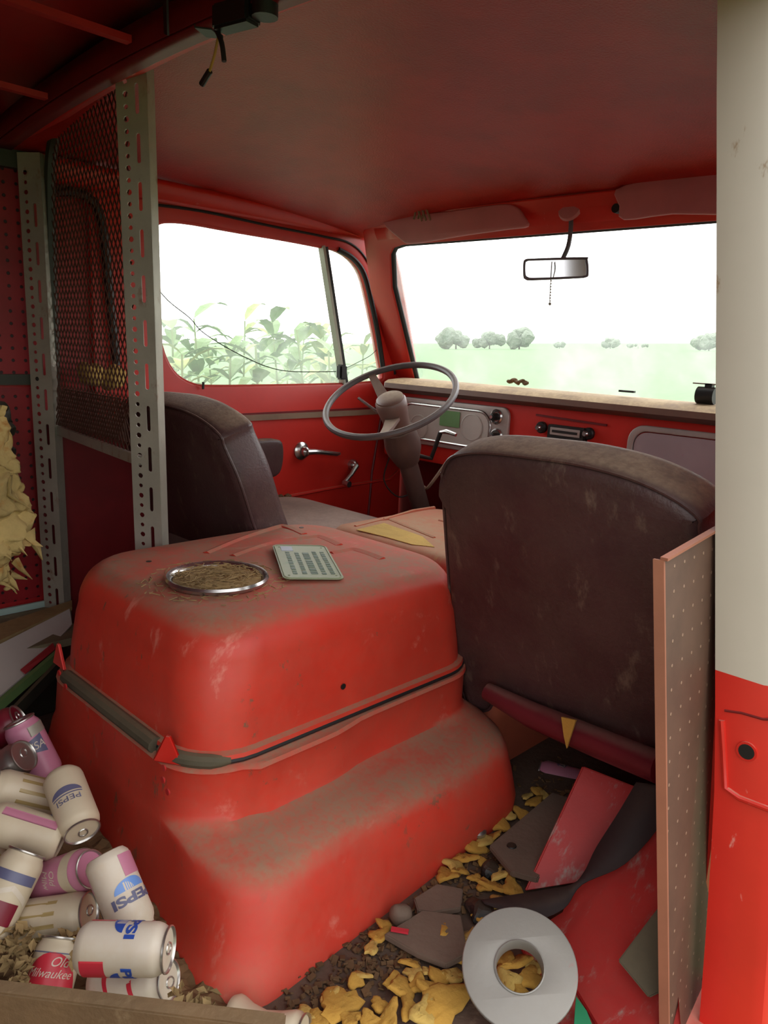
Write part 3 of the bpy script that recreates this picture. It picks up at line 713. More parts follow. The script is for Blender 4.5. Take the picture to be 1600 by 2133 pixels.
# base
b = MB(); secs = []
for (x0, x1, y0, y1, r, z) in ((-.315,.303,.600,1.362,.115,.290),(-.322,.308,.592,1.362,.12,.284),(-.320,.302,.594,1.362,.118,.276),(-.325,.300,.590,1.362,.115,.205),(-.327,.306,.588,1.362,.112,.192),(-.329,.325,.586,1.362,.11,.184),(-.332,.375,.584,1.362,.11,.176),(-.334,.402,.582,1.362,.11,.162),(-.34,.416,.578,1.362,.11,.140),(-.345,.428,.570,1.362,.105,.09),(-.352,.440,.555,1.362,.10,.04),(-.36,.452,.535,1.362,.09,0.0)):
    secs.append(sec(x0, x1, y0, y1, r, z, 8))
b.loft(secs)
bmesh.ops.subdivide_edges(b.bm, edges=[e for e in b.bm.edges if e.calc_length() > 0.2 and abs(e.verts[0].co.z-e.verts[1].co.z) < 0.01], cuts=14, use_grid_fill=False)
for v in b.bm.verts:
    c = v.co
    if c.x > 0.30 and c.z < 0.186: v.co.x += .040*max(0, 1-(c.y-.6)/.72)*min(1, (c.x-.30)/.06)
    if c.x > 0.33 and 0.005 < c.z < 0.17:      # pressed step in the lower side
        s_ = 1/(1+math.exp(-(c.y-1.0-(0.09-c.z)*1.2)*40)); v.co.x += 0.020*s_*(0.4+0.6*min(1, (0.17-c.z)/0.05))
    if c.x > 0.28 and 0.17 < c.z < 0.3:
        s_ = 1/(1+math.exp(-(0.93-c.y)*60)); v.co.x += 0.016*s_ if c.y < 1.2 and c.y > .7 else 0
base = b.build('engine_housing', 'red_base', angle=45)
tag(base, 'flared red engine housing below the cover with a dusty side ledge', 'engine housing')
for (px, py) in ((122,1402),(135,1430),(340,1600),(338,1625),(348,1650)):
    p = on(1, 0.574, px, py); MB().lathe([(0.006,0),(0.005,-0.003),(0.0,-0.004)][:2], frame(p, (1,0,0), (0,0,1)), 10).build('rivet', 'red_steel', base)
# front cover
b = MB(); b.loft([sec(-.31,.31,1.385,1.87,.05,.0), sec(-.31,.31,1.385,1.87,.05,.44), sec(-.305,.305,1.39,1.86,.05,.475), sec(-.29,.29,1.405,1.845,.045,.492), sec(-.26,.26,1.43,1.81,.04,.496)])
P = []
for pts in (((740,1098),(790,1085),(812,1084),(905,1122)), ((800,1083),(860,1065),(905,1058))):
    Q = [on(2, .494, *p) for p in pts]; b.tube(Q, 0.006, 6)
b.tube([(-.15,1.70,.494),(.12,1.70,.494),(.16,1.62,.494)], 0.006, 6)
fc = b.build('front_engine_cover', 'red_lid', angle=40); tag(fc, 'dust coated flat engine cover panel in front of the rounded lid', 'engine cover')
MB().slab([on(2,.4965,*p) for p in ((742,1104),(800,1090),(880,1118),(905,1140),(860,1135),(800,1118))], 0.0012, (0,0,1)).build('yellow_stain', 'foam_pale', fc)

# round glass lid with straw
lc = on(2, .525, 453, 1211)
b = MB(); b.lathe([(0.093,0.0),(0.099,0.004),(0.101,0.010),(0.098,0.015),(0.092,0.013),(0.088,0.008),(0.086,0.004)], Matrix.Translation(lc), 48)
o = b.build('lid_rim', 'chrome'); root = thing('jar_lid', 'round shiny rimmed lid full of straw on the engine cover', 'lid', lc)
b = MB(); b.lathe([(0.0862,0.003),(0.0862,0.0065)], Matrix.Translation(lc), 40); o2 = b.build('lid_face', 'straw')
adopt(root, o, o2)
b = MB(); rnd = random.Random(5)
for k in range(620):
    a = rnd.random()*6.283; r = 0.084*math.sqrt(rnd.random()) if k > 200 else rnd.uniform(.08,.15); p = lc+Vector((r*math.cos(a), r*math.sin(a), 0.008+0.006*rnd.random() if r < .09 else 0.0015))
    a2 = a+1.57+rnd.gauss(0, .6); L = rnd.uniform(.008,.024); d = Vector((math.cos(a2), math.sin(a2), rnd.uniform(-.1,.1)))*L
    b.bar(p-d/2, p+d/2, 0.0012)
tag(b.build('straw_litter', 'straw', smooth=False), 'short dry straw bits lying in and around the round lid', 'straw', kind='stuff')

# licence plate
pp = [(-0.108,1.054),(-0.044,1.151),(0.165,1.024),(0.123,0.91)]
o0 = Vector((*pp[3], .534)); ux_ = (Vector((*pp[2], .530))-o0); uy_ = (Vector((*pp[0], .536))-o0)
frP = frame(o0, uy_, -ux_)
# plate spans from near edge o0: long side along uy_ (0.26), short side along ux_ (0.12)
Lx, Ly = 0.255, 0.125
frP = frame(o0, uy_, ux_)
root = thing('licence_plate', 'faded pale green licence plate lying on the engine cover beside the round lid', 'licence plate', o0)
pl = plate('plate_panel', [rrect(0, Lx, 0, Ly, .016, 4), circ(.022,.014,.003,8), circ(Lx-.022,.014,.003,8), circ(.022,Ly-.014,.003,8), circ(Lx-.022,Ly-.014,.003,8)], frP, 0.0016, 'plate_green')
b = MB(); b.tube([frP @ Vector((p[0], p[1], -.0012)) for p in rrect(.004, Lx-.004, .004, Ly-.004, .014, 4)], 0.0014, 6, closed=True); rim = b.build('raised_border', 'plate_green')
b = MB(); rnd = random.Random(9)
for r_, row in enumerate((.028, .048, .068, .088, .106)):
    x = .035
    while x < Lx-.06:
        wv = rnd.uniform(.006,.013); b.box(frP @ Vector((x, row, -.0012)), (wv, .009 if r_ != 2 else .014, .001), frP.to_3x3()); x += wv+rnd.uniform(.003,.007)
rel = b.build('worn_relief', 'plate_text')
stk = MB().box(frP @ Vector((Lx-.035, .03, -.0012)), (.036,.026,.0008), frP.to_3x3()).build('sticker', 'sticker')
adopt(root, pl, rim, rel, stk)

# ================================================================== SEATS
bp, bn = Vector((0, 1.15, .78)), Vector((0, .43, .15)).normalized()
frS = frame((0.565, 1.15, 0.78), (1,0,0), (0,-.15,.43))
sil = [(912,1010),(912,985),(926,958),(955,947),(1010,945),(1100,955),(1200,970),(1310,1000),(1400,1042),(1455,1085)]
pts = [to2(frS, onpl(bp, bn, *p)) for p in sil]
pts = [(-.275, -.45)] + pts[0:] 
pts = [( -.262,-.47), (-.283,-.40), (-.285,-.2)]+[to2(frS, onpl(bp, bn, *p)) for p in sil]
pts = pts[3:] + [(.262,-.05),(.284,-.14),(.288,-.26),(.286,-.36)] + [to2(frS, onpl(bp, bn, *p)) for p in ((1370,1575),(1200,1520),(1040,1470),(1010,1488),(975,1488),(955,1440),(940,1370),(925,1200))]
pts = [(p[0], p[1]) for p in smooth_loop([(p[0], p[1], 0) for p in pts], 4)]
def seat(dx, dy, label, passenger):
    root = thing('seat', label, 'seat', (0.565+dx, 1.3+dy, 0.0), 'cab seats')
    fr = frame((0.565+dx, 1.15+dy, 0.78), (1,0,0), (0,-.15,.43)); n = fr.to_3x3() @ Vector((0,0,-1))   # forward
    f2 = fr.copy(); f2.translation = fr.translation + n*0.058
    bk = plate('backrest', [pts], f2, 0.115, 'vinyl', bev=0.028)
    pg = MB().tube([fr @ Vector((p[0]*0.985, p[1]*0.985-0.002, -0.010)) for p in pts], 0.0035, 6, closed=True).build('piping', 'vinyl')
    cz = .30 if passenger else .455
    b = MB(); cxx = .565+dx
    yb = 1.42 if passenger else 1.30
    b.loft([sec(cxx-.27, cxx+.27, yb+dy, 1.80+dy, .07, cz-.11), sec(cxx-.285, cxx+.285, yb-.02+dy, 1.83+dy, .08, cz-.09), sec(cxx-.285, cxx+.285, yb-.02+dy, 1.83+dy, .08, cz-.03), sec(cxx-.27, cxx+.27, yb+dy, 1.815+dy, .08, cz), sec(cxx-.20, cxx+.20, yb+.06+dy, 1.75+dy, .08, cz+.016)])
    cu = b.build('cushion', 'cushion' if not passenger else 'vinyl_red')
    parts = [bk, pg, cu]
    for sx_ in (-1, 1):
        parts.append(MB().bar((cxx+sx_*.2, 1.46+dy, cz-.12), (cxx+sx_*.22, 1.76+dy, cz-.12), .03, .02).build('seat_rail', 'black'))
    if not passenger:
        for sx_ in (-1, 1):
            for yy in (1.38, 1.70): parts.append(MB().box((cxx+sx_*.2, yy+dy, (cz-.13)/2), (.03,.03,cz-.14)).build('leg', 'black'))
    adopt(root, *parts); return root
ps = seat(0, 0, 'maroon vinyl passenger seat seen from behind, dusty along its top edge', True)
dsx = seat(-1.135, -.115, 'dark vinyl driver seat behind the steering wheel with a dusty grey cushion', False)
# seat rear lower bolster with foam tear
b = MB(); b.tube([on(1,1.305,1015,1440), on(1,1.305,1110,1490), on(1,1.29,1240,1545), on(1,1.27,1375,1600)], [.020,.028,.030,.030], 12); o = b.build('lower_bolster', 'vinyl_red')
o2 = MB().slab([on(1,1.262,*p) for p in ((1172,1492),(1202,1500),(1190,1530),(1183,1556),(1176,1530))], .004, (0,-1,0)).jitter(.003,60).build('foam_tear', 'foam'); adopt(ps, o, o2)
b = MB(); rnd = random.Random(2)
for k in range(60):
    p = on(2, .445, 548+rnd.random()*55, 1030+rnd.random()*18); bmesh.ops.create_icosphere(b.bm, subdivisions=1, radius=rnd.uniform(.006,.014), matrix=Matrix.Translation(p))
b.jitter(.006, 60); tag(b.build('nest_debris', 'leaf', smooth=False), 'brown mouse nest debris at the back of the driver seat cushion', 'debris', kind='stuff')

# seat pedestal of sloping red steel
def slabq(name, mat, quads, th, **k):
    b = MB(); b.slab([on(2, z, px, py) for px, py, z in quads], th); return b.build(name, mat, bevel=k.get('bevel', 0.002))
ped = thing('seat_pedestal', 'chipped red steel pedestal of sloping plates under the passenger seat', 'pedestal', (0.72, 1.2, 0))
q = []
q.append(slabq('front_strut', 'red_steel', [(1092,1853,.012),(1200,1836,.012),(1328,1640,.17),(1212,1595,.17)], .006))
q.append(slabq('side_plate', 'red_steel', [(1100,1945,.010),(1160,1990,.010),(1262,2160,.02),(1420,2160,.03),(1400,1900,.14),(1382,1690,.20),(1200,1835,.06),(1172,1900,.02)], .006, bevel=0))
q.append(slabq('floor_rail', 'red_steel', [(1050,1900,.006),(1130,1900,.006),(1300,2200,.006),(1200,2200,.006)], .008))
adopt(ped, *q)
b = MB(); b.slab([on(2, z, px, py)+Vector((0.004,-.004,.012)) for px, py, z in ((1283,2008,.06),(1388,1870,.14),(1395,2062,.06),(1347,2086,.045))], .004); tag(b.build('rubber_flap', 'rubber', bevel=.002), 'dark brown rubber flap lying on the red pedestal plate', 'flap')
# black webbing
LE = [(1325,1630,.24),(1290,1690,.20),(1243,1765,.14),(1203,1836,.085),(1130,1855,.06),(1060,1866,.045),(1003,1876,.03)]
RE = [(1405,1640,.24),(1378,1715,.20),(1302,1800,.14),(1213,1843,.085),(1175,1893,.055),(1110,1914,.035),(1010,1884,.03)]
L_ = smooth_path([on(2, z, px, py) for px, py, z in LE], 5); R_ = smooth_path([on(2, z, px, py) for px, py, z in RE], 5)
b = MB()
for i in range(len(L_)-1):
    v = [b.bm.verts.new(x) for x in (L_[i], L_[i+1], R_[i+1], R_[i])]; b.bm.faces.new(v)
bmesh.ops.remove_doubles(b.bm, verts=b.bm.verts, dist=1e-5)
o = b.build('belt_strap', 'strap'); sm = o.modifiers.new('th', 'SOLIDIFY'); sm.thickness = .002; tag(o, 'dark seat belt webbing draped over the red pedestal', 'belt')

# leaning pegboard
t0, t1 = on(0, .878, 1383, 1168), on(0, .868, 1500, 1100)
b0, b1 = on(0, .955, 1394, 2215), on(0, .932, 1500, 2215)
n_ = (t1-t0).cross(b0-t0).normalized()
if n_.x < 0: n_ = -n_
root = thing('hardboard_sheet', 'brown pegboard sheet leaning upright between passenger seat and white pillar', 'pegboard', (.93, 1.0, 0))
bd = MB().slab([t0, t1, b1, b0], -.006, n_).build('board', 'hardboard')
ed = MB().slab([t0, b0, b0-Vector((.013,.004,0)), t0-Vector((.013,.004,0))], .004, Vector((0,1,0))).build('broken_edge', 'hard_edge')
ed2 = MB().bar(t0+Vector((0,0,.002)), t1+Vector((0,0,.002)), .010, .004).build('cut_top_edge', 'hard_edge')
adopt(root, bd, ed, ed2)

# ================================================================== DASHBOARD
DY = 2.15
dash = thing('dashboard', 'red metal dashboard with a dusty rolled brown pad under the windshield', 'dashboard', (0, 2.2, .6))
q = []
b = MB(); prof = [(2.185,.824),(2.150,.820),(2.118,.824),(2.100,.838),(2.104,.856),(2.130,.868),(2.20,.874),(2.285,.872),(2.285,.84)]
rings = []
for x in [-.835,-.825,-.80]+[-.75+.1*i for i in range(16)]+[.80,.825]:
    sc_ = 0.35 if abs(x) > .83 else (.75 if abs(x) > .81 else 1)
    rings.append([(x, 2.19+(y-2.19)*sc_, .86+(z-.86)*sc_) for y, z in prof])
b.loft(rings); q.append(b.build('dash_pad', 'pad'))
b = MB(); b.box((0, DY+.012, .705), (1.68, .018, .25)); b.box((0, DY+.05, .58), (1.68, .09, .012)); q.append(b.build('dash_panel', 'red_door', bevel=.003))
frD = frame((0, DY, 0), (1,0,0), (0,0,1))
def dp(px, py): return to2(frD, on(1, DY, px, py))
c0, c1 = dp(845,830), dp(1062,925)
x0, x1 = c0[0], -.243; z0, z1 = .668, .808
bz = rrect(x0-.02, x1+.0, z0-.03, z1, .03, 4)
cl_ = MB().slab([(x0-.02,DY-.006,z0-.03)], 0) if False else None
clu = plate('instrument_cluster', [bz], frame((0, DY-.004, 0), (1,0,0), (0,0,1)), .014, 'bezel', bev=.004)
q.append(clu)
MB().tube([Vector((p[0], DY-.012, p[1])) for p in rrect(x0+.0, x1-.075, z0-.01, z1-.022, .05, 6)], .0055, 8, closed=True).build('dial_bezel', 'chrome', clu)
plate('dial_face', [rrect(x0+.002, x1-.077, z0-.008, z1-.024, .048, 6)], frame((0, DY-.013, 0), (1,0,0), (0,0,1)), .003, 'dial', clu)
for (px, py, r) in ((878,888,.045),(988,890,.048)):
    g_ = dp(px, py); MB().lathe([(r,0),(r,.003),(r-.004,.004),(r-.005,.0025)], frame((g_[0], DY-.0145, g_[1]), (1,0,0), (0,0,1)), 28).build('gauge', 'dial', clu)
g_ = dp(943, 872); plate('green_sticker', [rrect(g_[0]-.046, g_[0]+.046, g_[1]-.028, g_[1]+.028, .003, 2)], frame((0, DY-.017, 0), (1,0,0), (0,0,1)), .002, 'lcd', clu)
for (px, py) in ((1039,868),(1039,908)):
    g_ = dp(px, py); MB().lathe([(.026,0),(.026,.004),(.021,.008),(.017,.005),(.017,.002)], frame((g_[0], DY-.011, g_[1]), (1,0,0), (0,0,1)), 24).build('knob_ring', 'chrome', clu)
    MB().lathe([(.013,0),(.013,.012),(.010,.022),(.004,.024)], frame((g_[0]-.004, DY-.012, g_[1]), (1,0,0), (0,0,1)), 18).build('knob', 'black' if py > 0 else 'chrome', clu)
    MB().lathe([(.006,0),(.006,.002)], frame((g_[0]-.004, DY-.037, g_[1]), (1,0,0), (0,0,1)), 12).build('knob_cap', 'chrome', clu)
# vent groove above radio
q.append(MB().bar(on(1, DY+.002, 1118, 864), on(1, DY+.002, 1265, 886), .010, .006).build('embossed_groove', 'dark_red'))
# radio
ra = thing('radio', 'small black and chrome car radio set into the middle of the dashboard', 'radio', (-.03, DY, .74))
rx0, rx1 = dp(1150,890)[0], dp(1222,900)[0]
rq = []
rq.append(MB().box(((rx0+rx1)/2, DY-.008, .748), (rx1-rx0+.008, .026, .046)).build('radio_body', 'black', bevel=.003))
rq.append(MB().box(((rx0+rx1)/2, DY-.023, .752), (rx1-rx0-.018, .004, .024)).build('tuning_dial', 'bezel', bevel=.001))
rq.append(MB().box(((rx0+rx1)/2, DY-.0255, .752), (rx1-rx0-.035, .002, .008)).build('dial_window', 'black'))
rq.append(MB().box(((rx0+rx1)/2, DY-.014, .717), (rx1-rx0+.002, .030, .018)).build('button_bar', 'black', bevel=.003))
for k in range(5): rq.append(MB().box((rx0+.014+k*(rx1-rx0-.028)/4, DY-.032, .717), (.019, .010, .012)).build('push_button', 'black', bevel=.0015))
for px, py in ((1130,890),(1228,903)):
    g_ = dp(px, py)
    rq.append(MB().lathe([(.019,0),(.019,.010),(.016,.013)], frame((g_[0], DY, g_[1]), (1,0,0), (0,0,1)), 20).build('knob_ring', 'black'))
    rq.append(MB().lathe([(.010,0),(.010,.028),(.007,.032)], frame((g_[0], DY, g_[1]), (1,0,0), (0,0,1)), 16).build('knob', 'chrome'))
adopt(ra, *rq)
# glovebox
gl_ = [to2(frD, on(1, DY, *p)) for p in ((1312,955),(1335,908),(1360,890),(1400,888),(1487,905))]
gx0 = gl_[0][0]; gz1 = .800
gb_o = rrect(gx0-.01, .76, .60, gz1, .05, 6); gb_i = rrect(gx0+.008, .742, .605, gz1-.017, .042, 6)
q.append(plate('glovebox_frame', [gb_o, gb_i], frame((0, DY-.003, 0), (1,0,0), (0,0,1)), .014, 'bezel', bev=.003))
q.append(plate('glovebox_door', [rrect(gx0+.011, .739, .606, gz1-.020, .040, 6)], frame((0, DY-.002, 0), (1,0,0), (0,0,1)), .008, 'glove'))
adopt(dash, *q)
# brown junk under dash
b = MB(); rnd = random.Random(11)
for k in range(14):
    p = Vector((rnd.uniform(-.42,-.18), rnd.uniform(2.0,2.2), rnd.uniform(.50,.64))); p2 = p+Vector((rnd.uniform(-.16,.16), rnd.uniform(-.05,.05), rnd.uniform(-.2,.02)))
    b.tube(smooth_path([p, (p+p2)/2+Vector((0,-.03,-.04)), p2], 4), .006, 6)
tag(b.build('wiring_bundle', 'tan_vinyl'), 'tangle of dusty wires and hoses under the dashboard by the steering column', 'wiring')
b = MB(); b.box((-.33, 2.24, .30), (.45,.10,.40)); b.box((-.30, 2.16, .42), (.20,.10,.12)); tag(b.build('heater_box', 'black', bevel=.01), 'black heater box on the firewall beside the steering column', 'heater')
# things on the dash
p = on(1, 2.22, 1078, 796); b = MB()
for k in range(5): bmesh.ops.create_icosphere(b.bm, subdivisions=2, radius=.014, matrix=Matrix.Translation(p+Vector((-.03+.015*k, .0, .004*(k % 2)))) @ Matrix.Diagonal((1,.8,.5,1)))
b.jitter(.006, 60); tag(b.build('dry_leaf', 'leaf', smooth=False), 'curled brown dry leaf on the dash pad above the dials', 'leaf')
p = on(1, 2.20, 1468, 828); root = thing('outside_fan', 'black round knob with a thin grey bar at the right end of the dash', 'knob', (p.x, p.y, .886)); root.name = 'dash_knob'
q1 = MB().tube([(p.x-.02,p.y,.898),(p.x+.03,p.y,.898)], [.024,.024], 20).build('knob_body', 'black'); q2 = MB().box((p.x+.02, p.y, .930), (.11,.02,.004)).build('metal_bar', 'galv'); q3 = MB().box((p.x+.01, p.y, .920), (.02,.02,.022)).build('stem', 'black'); adopt(root, q1, q2, q3)
p = on(1, 2.20, 1306, 818); b = MB().box(p+Vector((0,0,.004)), (.05,.012,.006)); tag(b.build('pencil_stub', 'black'), 'small dark stub lying on the dash pad right of the leaf', 'stub')

# ================================================================== STEERING WHEEL
sc0 = Vector((-.425, 1.75, .83)); a_, b2 = math.radians(60), math.radians(10)
nn = Vector((math.sin(b2)*math.cos(a_), -math.cos(a_)*math.cos(b2), math.sin(a_))); uu = nn.cross(Vector((0,0,1))).normalized(); vv = nn.cross(uu)
sw = thing('steering_wheel', 'thin rimmed grey steering wheel with a taupe hub and two spokes', 'steering wheel', sc0)
R_w = .212
q = [MB().tube([sc0+(uu*math.cos(t)+vv*math.sin(t))*R_w for t in [2*math.pi*k/56 for k in range(56)]], .0105, 10, closed=True).build('rim', 'wheel')]
frH = frame(sc0, uu, vv)
if (frH.to_3x3() @ Vector((0,0,1))).dot(nn) < 0: frH = frame(sc0, uu, -vv)
q.append(MB().lathe([(.040,-.115),(.044,-.07),(.050,-.03),(.050,-.008),(.046,-.002)], frH, 28).build('hub', 'hub'))
q.append(MB().lathe([(.044,-.004),(.044,.004),(.038,.008),(.012,.009)], frH, 28).build('horn_cap', 'hub'))
for tgt in ((775,778),(797,905)):
    # spoke ends on the rim nearest the photographed direction
    best = min((t for t in [2*math.pi*k/180 for k in range(180)]), key=lambda t: (lambda c: abs(CX+F_PX*c[0]/c[2]-tgt[0])+abs(CY-F_PX*c[1]/c[2]-tgt[1]))((lambda v: (AX[0]*v.x+AY[0]*v.y+AZ[0]*v.z, AX[1]*v.x+AY[1]*v.y+AZ[1]*v.z, AX[2]*v.x+AY[2]*v.y+AZ[2]*v.z))(sc0+(uu*math.cos(t)+vv*math.sin(t))*R_w-CAM)))
    e = sc0+(uu*math.cos(best)+vv*math.sin(best))*R_w
    s0 = sc0-nn*.055+(e-sc0)*.15
    q.append(MB().loft([[p+sd*wq*uw+nn*hq for sd, uw, hq in ((1,1,.005),(-1,1,.005),(-1,1,-.005),(1,1,-.005))] for p, wq in ((s0,.024),(s0.lerp(e,.5)-nn*.002,.017),(e,.011)) for uw_ in (1,) for sdv in (1,)] if False else
        [[p+(e-sc0).cross(nn).normalized()*wq*sg+nn*hq for sg, hq in ((1,.005),(-1,.005),(-1,-.005),(1,-.005))] for p, wq in ((s0,.024),(s0.lerp(e,.5)-nn*.004,.017),(e,.011))]).build('spoke', 'hub'))
q.append(MB().tube([sc0-nn*.09, sc0-nn*.09+Vector((-.07,-.02,.03)), sc0-nn*.06+Vector((-.13,-.04,.045))], .005, 8).build('turn_signal_lever', 'chrome'))
adopt(sw, *q)
ce_ = sc0-nn*.62
colm = thing('steering_column', 'brown steering column running down from the wheel to the floor', 'steering column', ce_)
e1 = sc0-nn*.115
q = [MB().tube([e1, e1-nn*.05, e1-nn*.08, e1-nn*.13], [.052,.060,.058,.040], 20).build('column_shroud', 'column'), MB().tube([e1-nn*.12, ce_], .032, 18).build('column_tube', 'column')]
gk = on(1, 1.98, 905, 950); 
q.append(MB().tube([e1-nn*.1+Vector((.03,.02,0)), on(1,1.98,898,955), on(1,1.98,918,900)], .008, 8).build('shift_lever', 'black'))
q.append(MB().tube([on(1,1.98,918,900), on(1,1.98,930,899), on(1,1.98,950,906)], [.006,.008,.006], 8).build('shift_knob', 'chrome'))
adopt(colm, *q)
tag(MB().tube(smooth_path([on(1,2.12,812,950), on(1,2.05,800,1000), on(1,2.05,830,1035), on(1,2.1,870,1020)], 5), .003, 6).build('loose_cable', 'black'), 'thin dark cable looping left of the steering column', 'cable')

# ================================================================== MIRROR, VISORS, CLIP, ROOF LAMP
MYR = 1.93
mc = on(1, MYR, 1158, 560)
frM = frame(mc, (math.cos(math.radians(37)), math.sin(math.radians(37)), 0), (0,0,1))
mir = thing('rear_view_mirror', 'rear view mirror with a mauve frame hanging from a curved stem at the windshield top', 'mirror', mc)
mn_ = Vector((math.sin(math.radians(37)), -math.cos(math.radians(37)), 0))
ml = [to2(frM, onpl(mc, mn_, *p)) for p in ((1090,548),(1094,541),(1110,539),(1215,536),(1224,541),(1226,572),(1220,578),(1200,580),(1110,584),(1095,582),(1090,575))]
ml = [(p[0], p[1]) for p in smooth_loop([(p[0], p[1], 0) for p in ml], 3)]
inn = [(p[0]*.93, p[1]*.80) for p in ml]
q = [plate('mirror_frame', [ml, inn], frM, .022, 'mirror_frame', bev=.003)]
f3 = frM.copy(); f3.translation += mn_*.002; 
q.append(plate('mirror_glass', [inn], f3, .004, 'mirror'))
f4 = frM.copy(); f4.translation -= mn_*.008; q.append(plate('mirror_back', [inn], f4, .006, 'mirror_frame'))
q.append(MB().tube(smooth_path([on(1,MYR+.015,1172,540), on(1,MYR+.02,1184,512), on(1,MYR+.03,1189,478), on(1,MYR+.04,1190,440)], 5), .0065, 10).build('stem', 'mirror_frame'))
q.append(MB().lathe([(.040,0),(.036,.008),(.018,.014)], frame(on(1,1.965,1190,432), (1,0,0), (0,.3,1)), 22).build('stem_base', 'visor'))
adopt(mir, *q)
b = MB(); b.tube(smooth_path([on(1,MYR-.014,1150,545), on(1,MYR-.014,1147,590), on(1,MYR-.014,1145,632)], 6), .0012, 5)
for k in range(9): bmesh.ops.create_icosphere(b.bm, subdivisions=1, radius=.0028 if k < 8 else .005, matrix=Matrix.Translation(on(1,MYR-.014,1148-.3*k,585+6*k)))
b.tube(smooth_path([on(1,MYR-.014,1156,545), on(1,MYR-.014,1157,560), on(1,MYR-.014,1153,578)], 4), .001, 5)
tag(b.build('bead_chain', 'galv'), 'thin beaded chain hanging from the rear view mirror', 'chain')
def visor(px, y, label):
    P = [on(1, y, *p) for p in px]; fr = frame(P[0], (1,0,0), (0,0,1))
    L = [to2(fr, p) for p in P]; L = [(p[0], p[1]) for p in smooth_loop([(p[0], p[1], 0) for p in L], 3)]
    o = plate('sun_visor', [L], fr, .016, 'visor', bev=.005); tag(o, label, 'sun visor', 'sun visors above the windshield'); return o
visor([(800,464),(830,452),(940,440),(1040,426),(1075,430),(1092,450),(1100,472),(1060,478),(960,492),(860,508),(835,498)], 1.94, 'left mauve sun visor holding a brass clip above the steering wheel')
visor([(1285,395),(1360,372),(1420,362),(1560,350),(1560,440),(1400,446),(1300,458),(1292,430)], 1.93, 'right mauve sun visor cut off by the white pillar')
p = on(1, 1.925, 886, 441); b = MB()
for k in range(3): b.tube([p+Vector((-.035+.018*k,-.014,-.022)), p+Vector((-.022+.018*k,-.018,.016)), p+Vector((.002+.018*k,-.016,-.030))], .0035, 6)
b.box(p+Vector((-.005,-.004,.012)), (.05,.012,.008)); tag(b.build('visor_clip', 'tan_vinyl'), 'brass coloured wire clip on the left sun visor', 'clip')
p = on(1, 1.95, 1290, 436); tag(MB().tube([p, p+Vector((0,-.02,0))], .012, 12).build('visor_bracket', 'black'), 'small dark bracket at the inner end of the right visor', 'bracket')
# roof lamp remains
p0 = on(2, 1.482, 455, 42); p1 = on(2, 1.482, 530, 22); p2 = on(2, 1.482, 552, 18)
lamp = thing('roof_lamp', 'broken black dome lamp with dangling wires on the roof bow', 'lamp', p0)
q = [MB().bar(p0, p1, .034, .036).build('lamp_holder', 'black', bevel=.004), MB().tube([p2+Vector((0,0,.01)), p2+Vector((0,0,-.012))], .020, 14).build('lamp_knob', 'black'),
     MB().slab([on(2,1.49,405,58), on(2,1.49,440,62), on(2,1.49,465,82), on(2,1.49,430,78)], .006).build('bracket', 'black'),
     MB().tube(smooth_path([on(1,p0.y,450,60), on(1,p0.y,462,90), on(1,p0.y,467,128)], 4), .004, 6).build('black_wire', 'black'),
     MB().tube(smooth_path([on(1,p0.y,455,75), on(1,p0.y,447,115), on(1,p0.y,436,150)], 4), .0022, 6).build('yellow_wire', 'yellow_wire'),
     MB().tube([on(1,p0.y,437,148), on(1,p0.y,420,176)], .005, 8).build('wire_connector', 'black')]
adopt(lamp, *q)
s0 = on(1, .70, 344, -30); tag(MB().bar(on(1,.72,344,-40), on(1,.74,347,72), .012, .004, up=(0,1,0)).build('hanging_strap', 'black'), 'short black strap hanging beside the roof bow at the top', 'strap')

# ================================================================== LEFT REAR CLUTTER
tag(MB().slab([(-.868,.25,.215),(-.868,.83,.215),(-.60,.83,.215),(-.60,.25,.215)], .02, (0,0,-1)).build('speckled_board', 'speckle'), 'speckled tan board along the foot of the left wall', 'board')
for y in (.3, .75): pass
tag(MB().slab([(-.8,.3,0),(-.8,.78,0),(-.64,.78,0),(-.64,.3,0)], .194, (0,0,1)).build('storage_box', 'olive', bevel=.004), 'dark box under the speckled board', 'box')
tag(MB().bar((-.872,.2,.225), (-.872,.83,.225), .008, .018).build('teal_strip', 'teal'), 'pale teal strip where the pegboard meets the speckled board', 'strip')
def q3(pts): return [on(2, z, px, py) for px, py, z in pts]
car = thing('drink_carton', 'open white carton with a red band lying against the engine housing', 'carton', (-.42, .45, .1))
pA = q3([(-60,1372,.235),(145,1268,.235),(150,1300,.225),(60,1398,.19),(-60,1500,.16)])
cn = MB().slab(pA, .004, (0.2,-.2,-1)).build('carton_panel', 'carton')
pB = q3([(45,1396,.200),(112,1340,.222),(118,1352,.216),(55,1404,.19)])
cb = MB().slab([p+Vector((0.004,-.004,.004)) for p in pB], .002, (0.2,-.2,-1)).build('red_band', 'carton_red')
pC = q3([(-50,1500,.155),(20,1418,.185),(22,1428,.18),(-20,1480,.15)])
cg = MB().bar(q3([(-60,1520,.15)])[0], q3([(122,1362,.205)])[0], .012, .022).build('green_edge', 'green')
cs = MB().bar(q3([(-60,1560,.12)])[0]-Vector((0,0,.02)), q3([(122,1372,.20)])[0]-Vector((0,0,.02)), .010, .03).build('dark_flap', 'olive')
adopt(car, cn, cb, cg, cs)
tag(MB().slab(q3([(-70,1322,.236),(150,1250,.236),(150,1264,.236),(-70,1366,.236)]), .01, (0,0,-1)).build('straw_board', 'straw'), 'dark straw covered board behind the white carton', 'board')
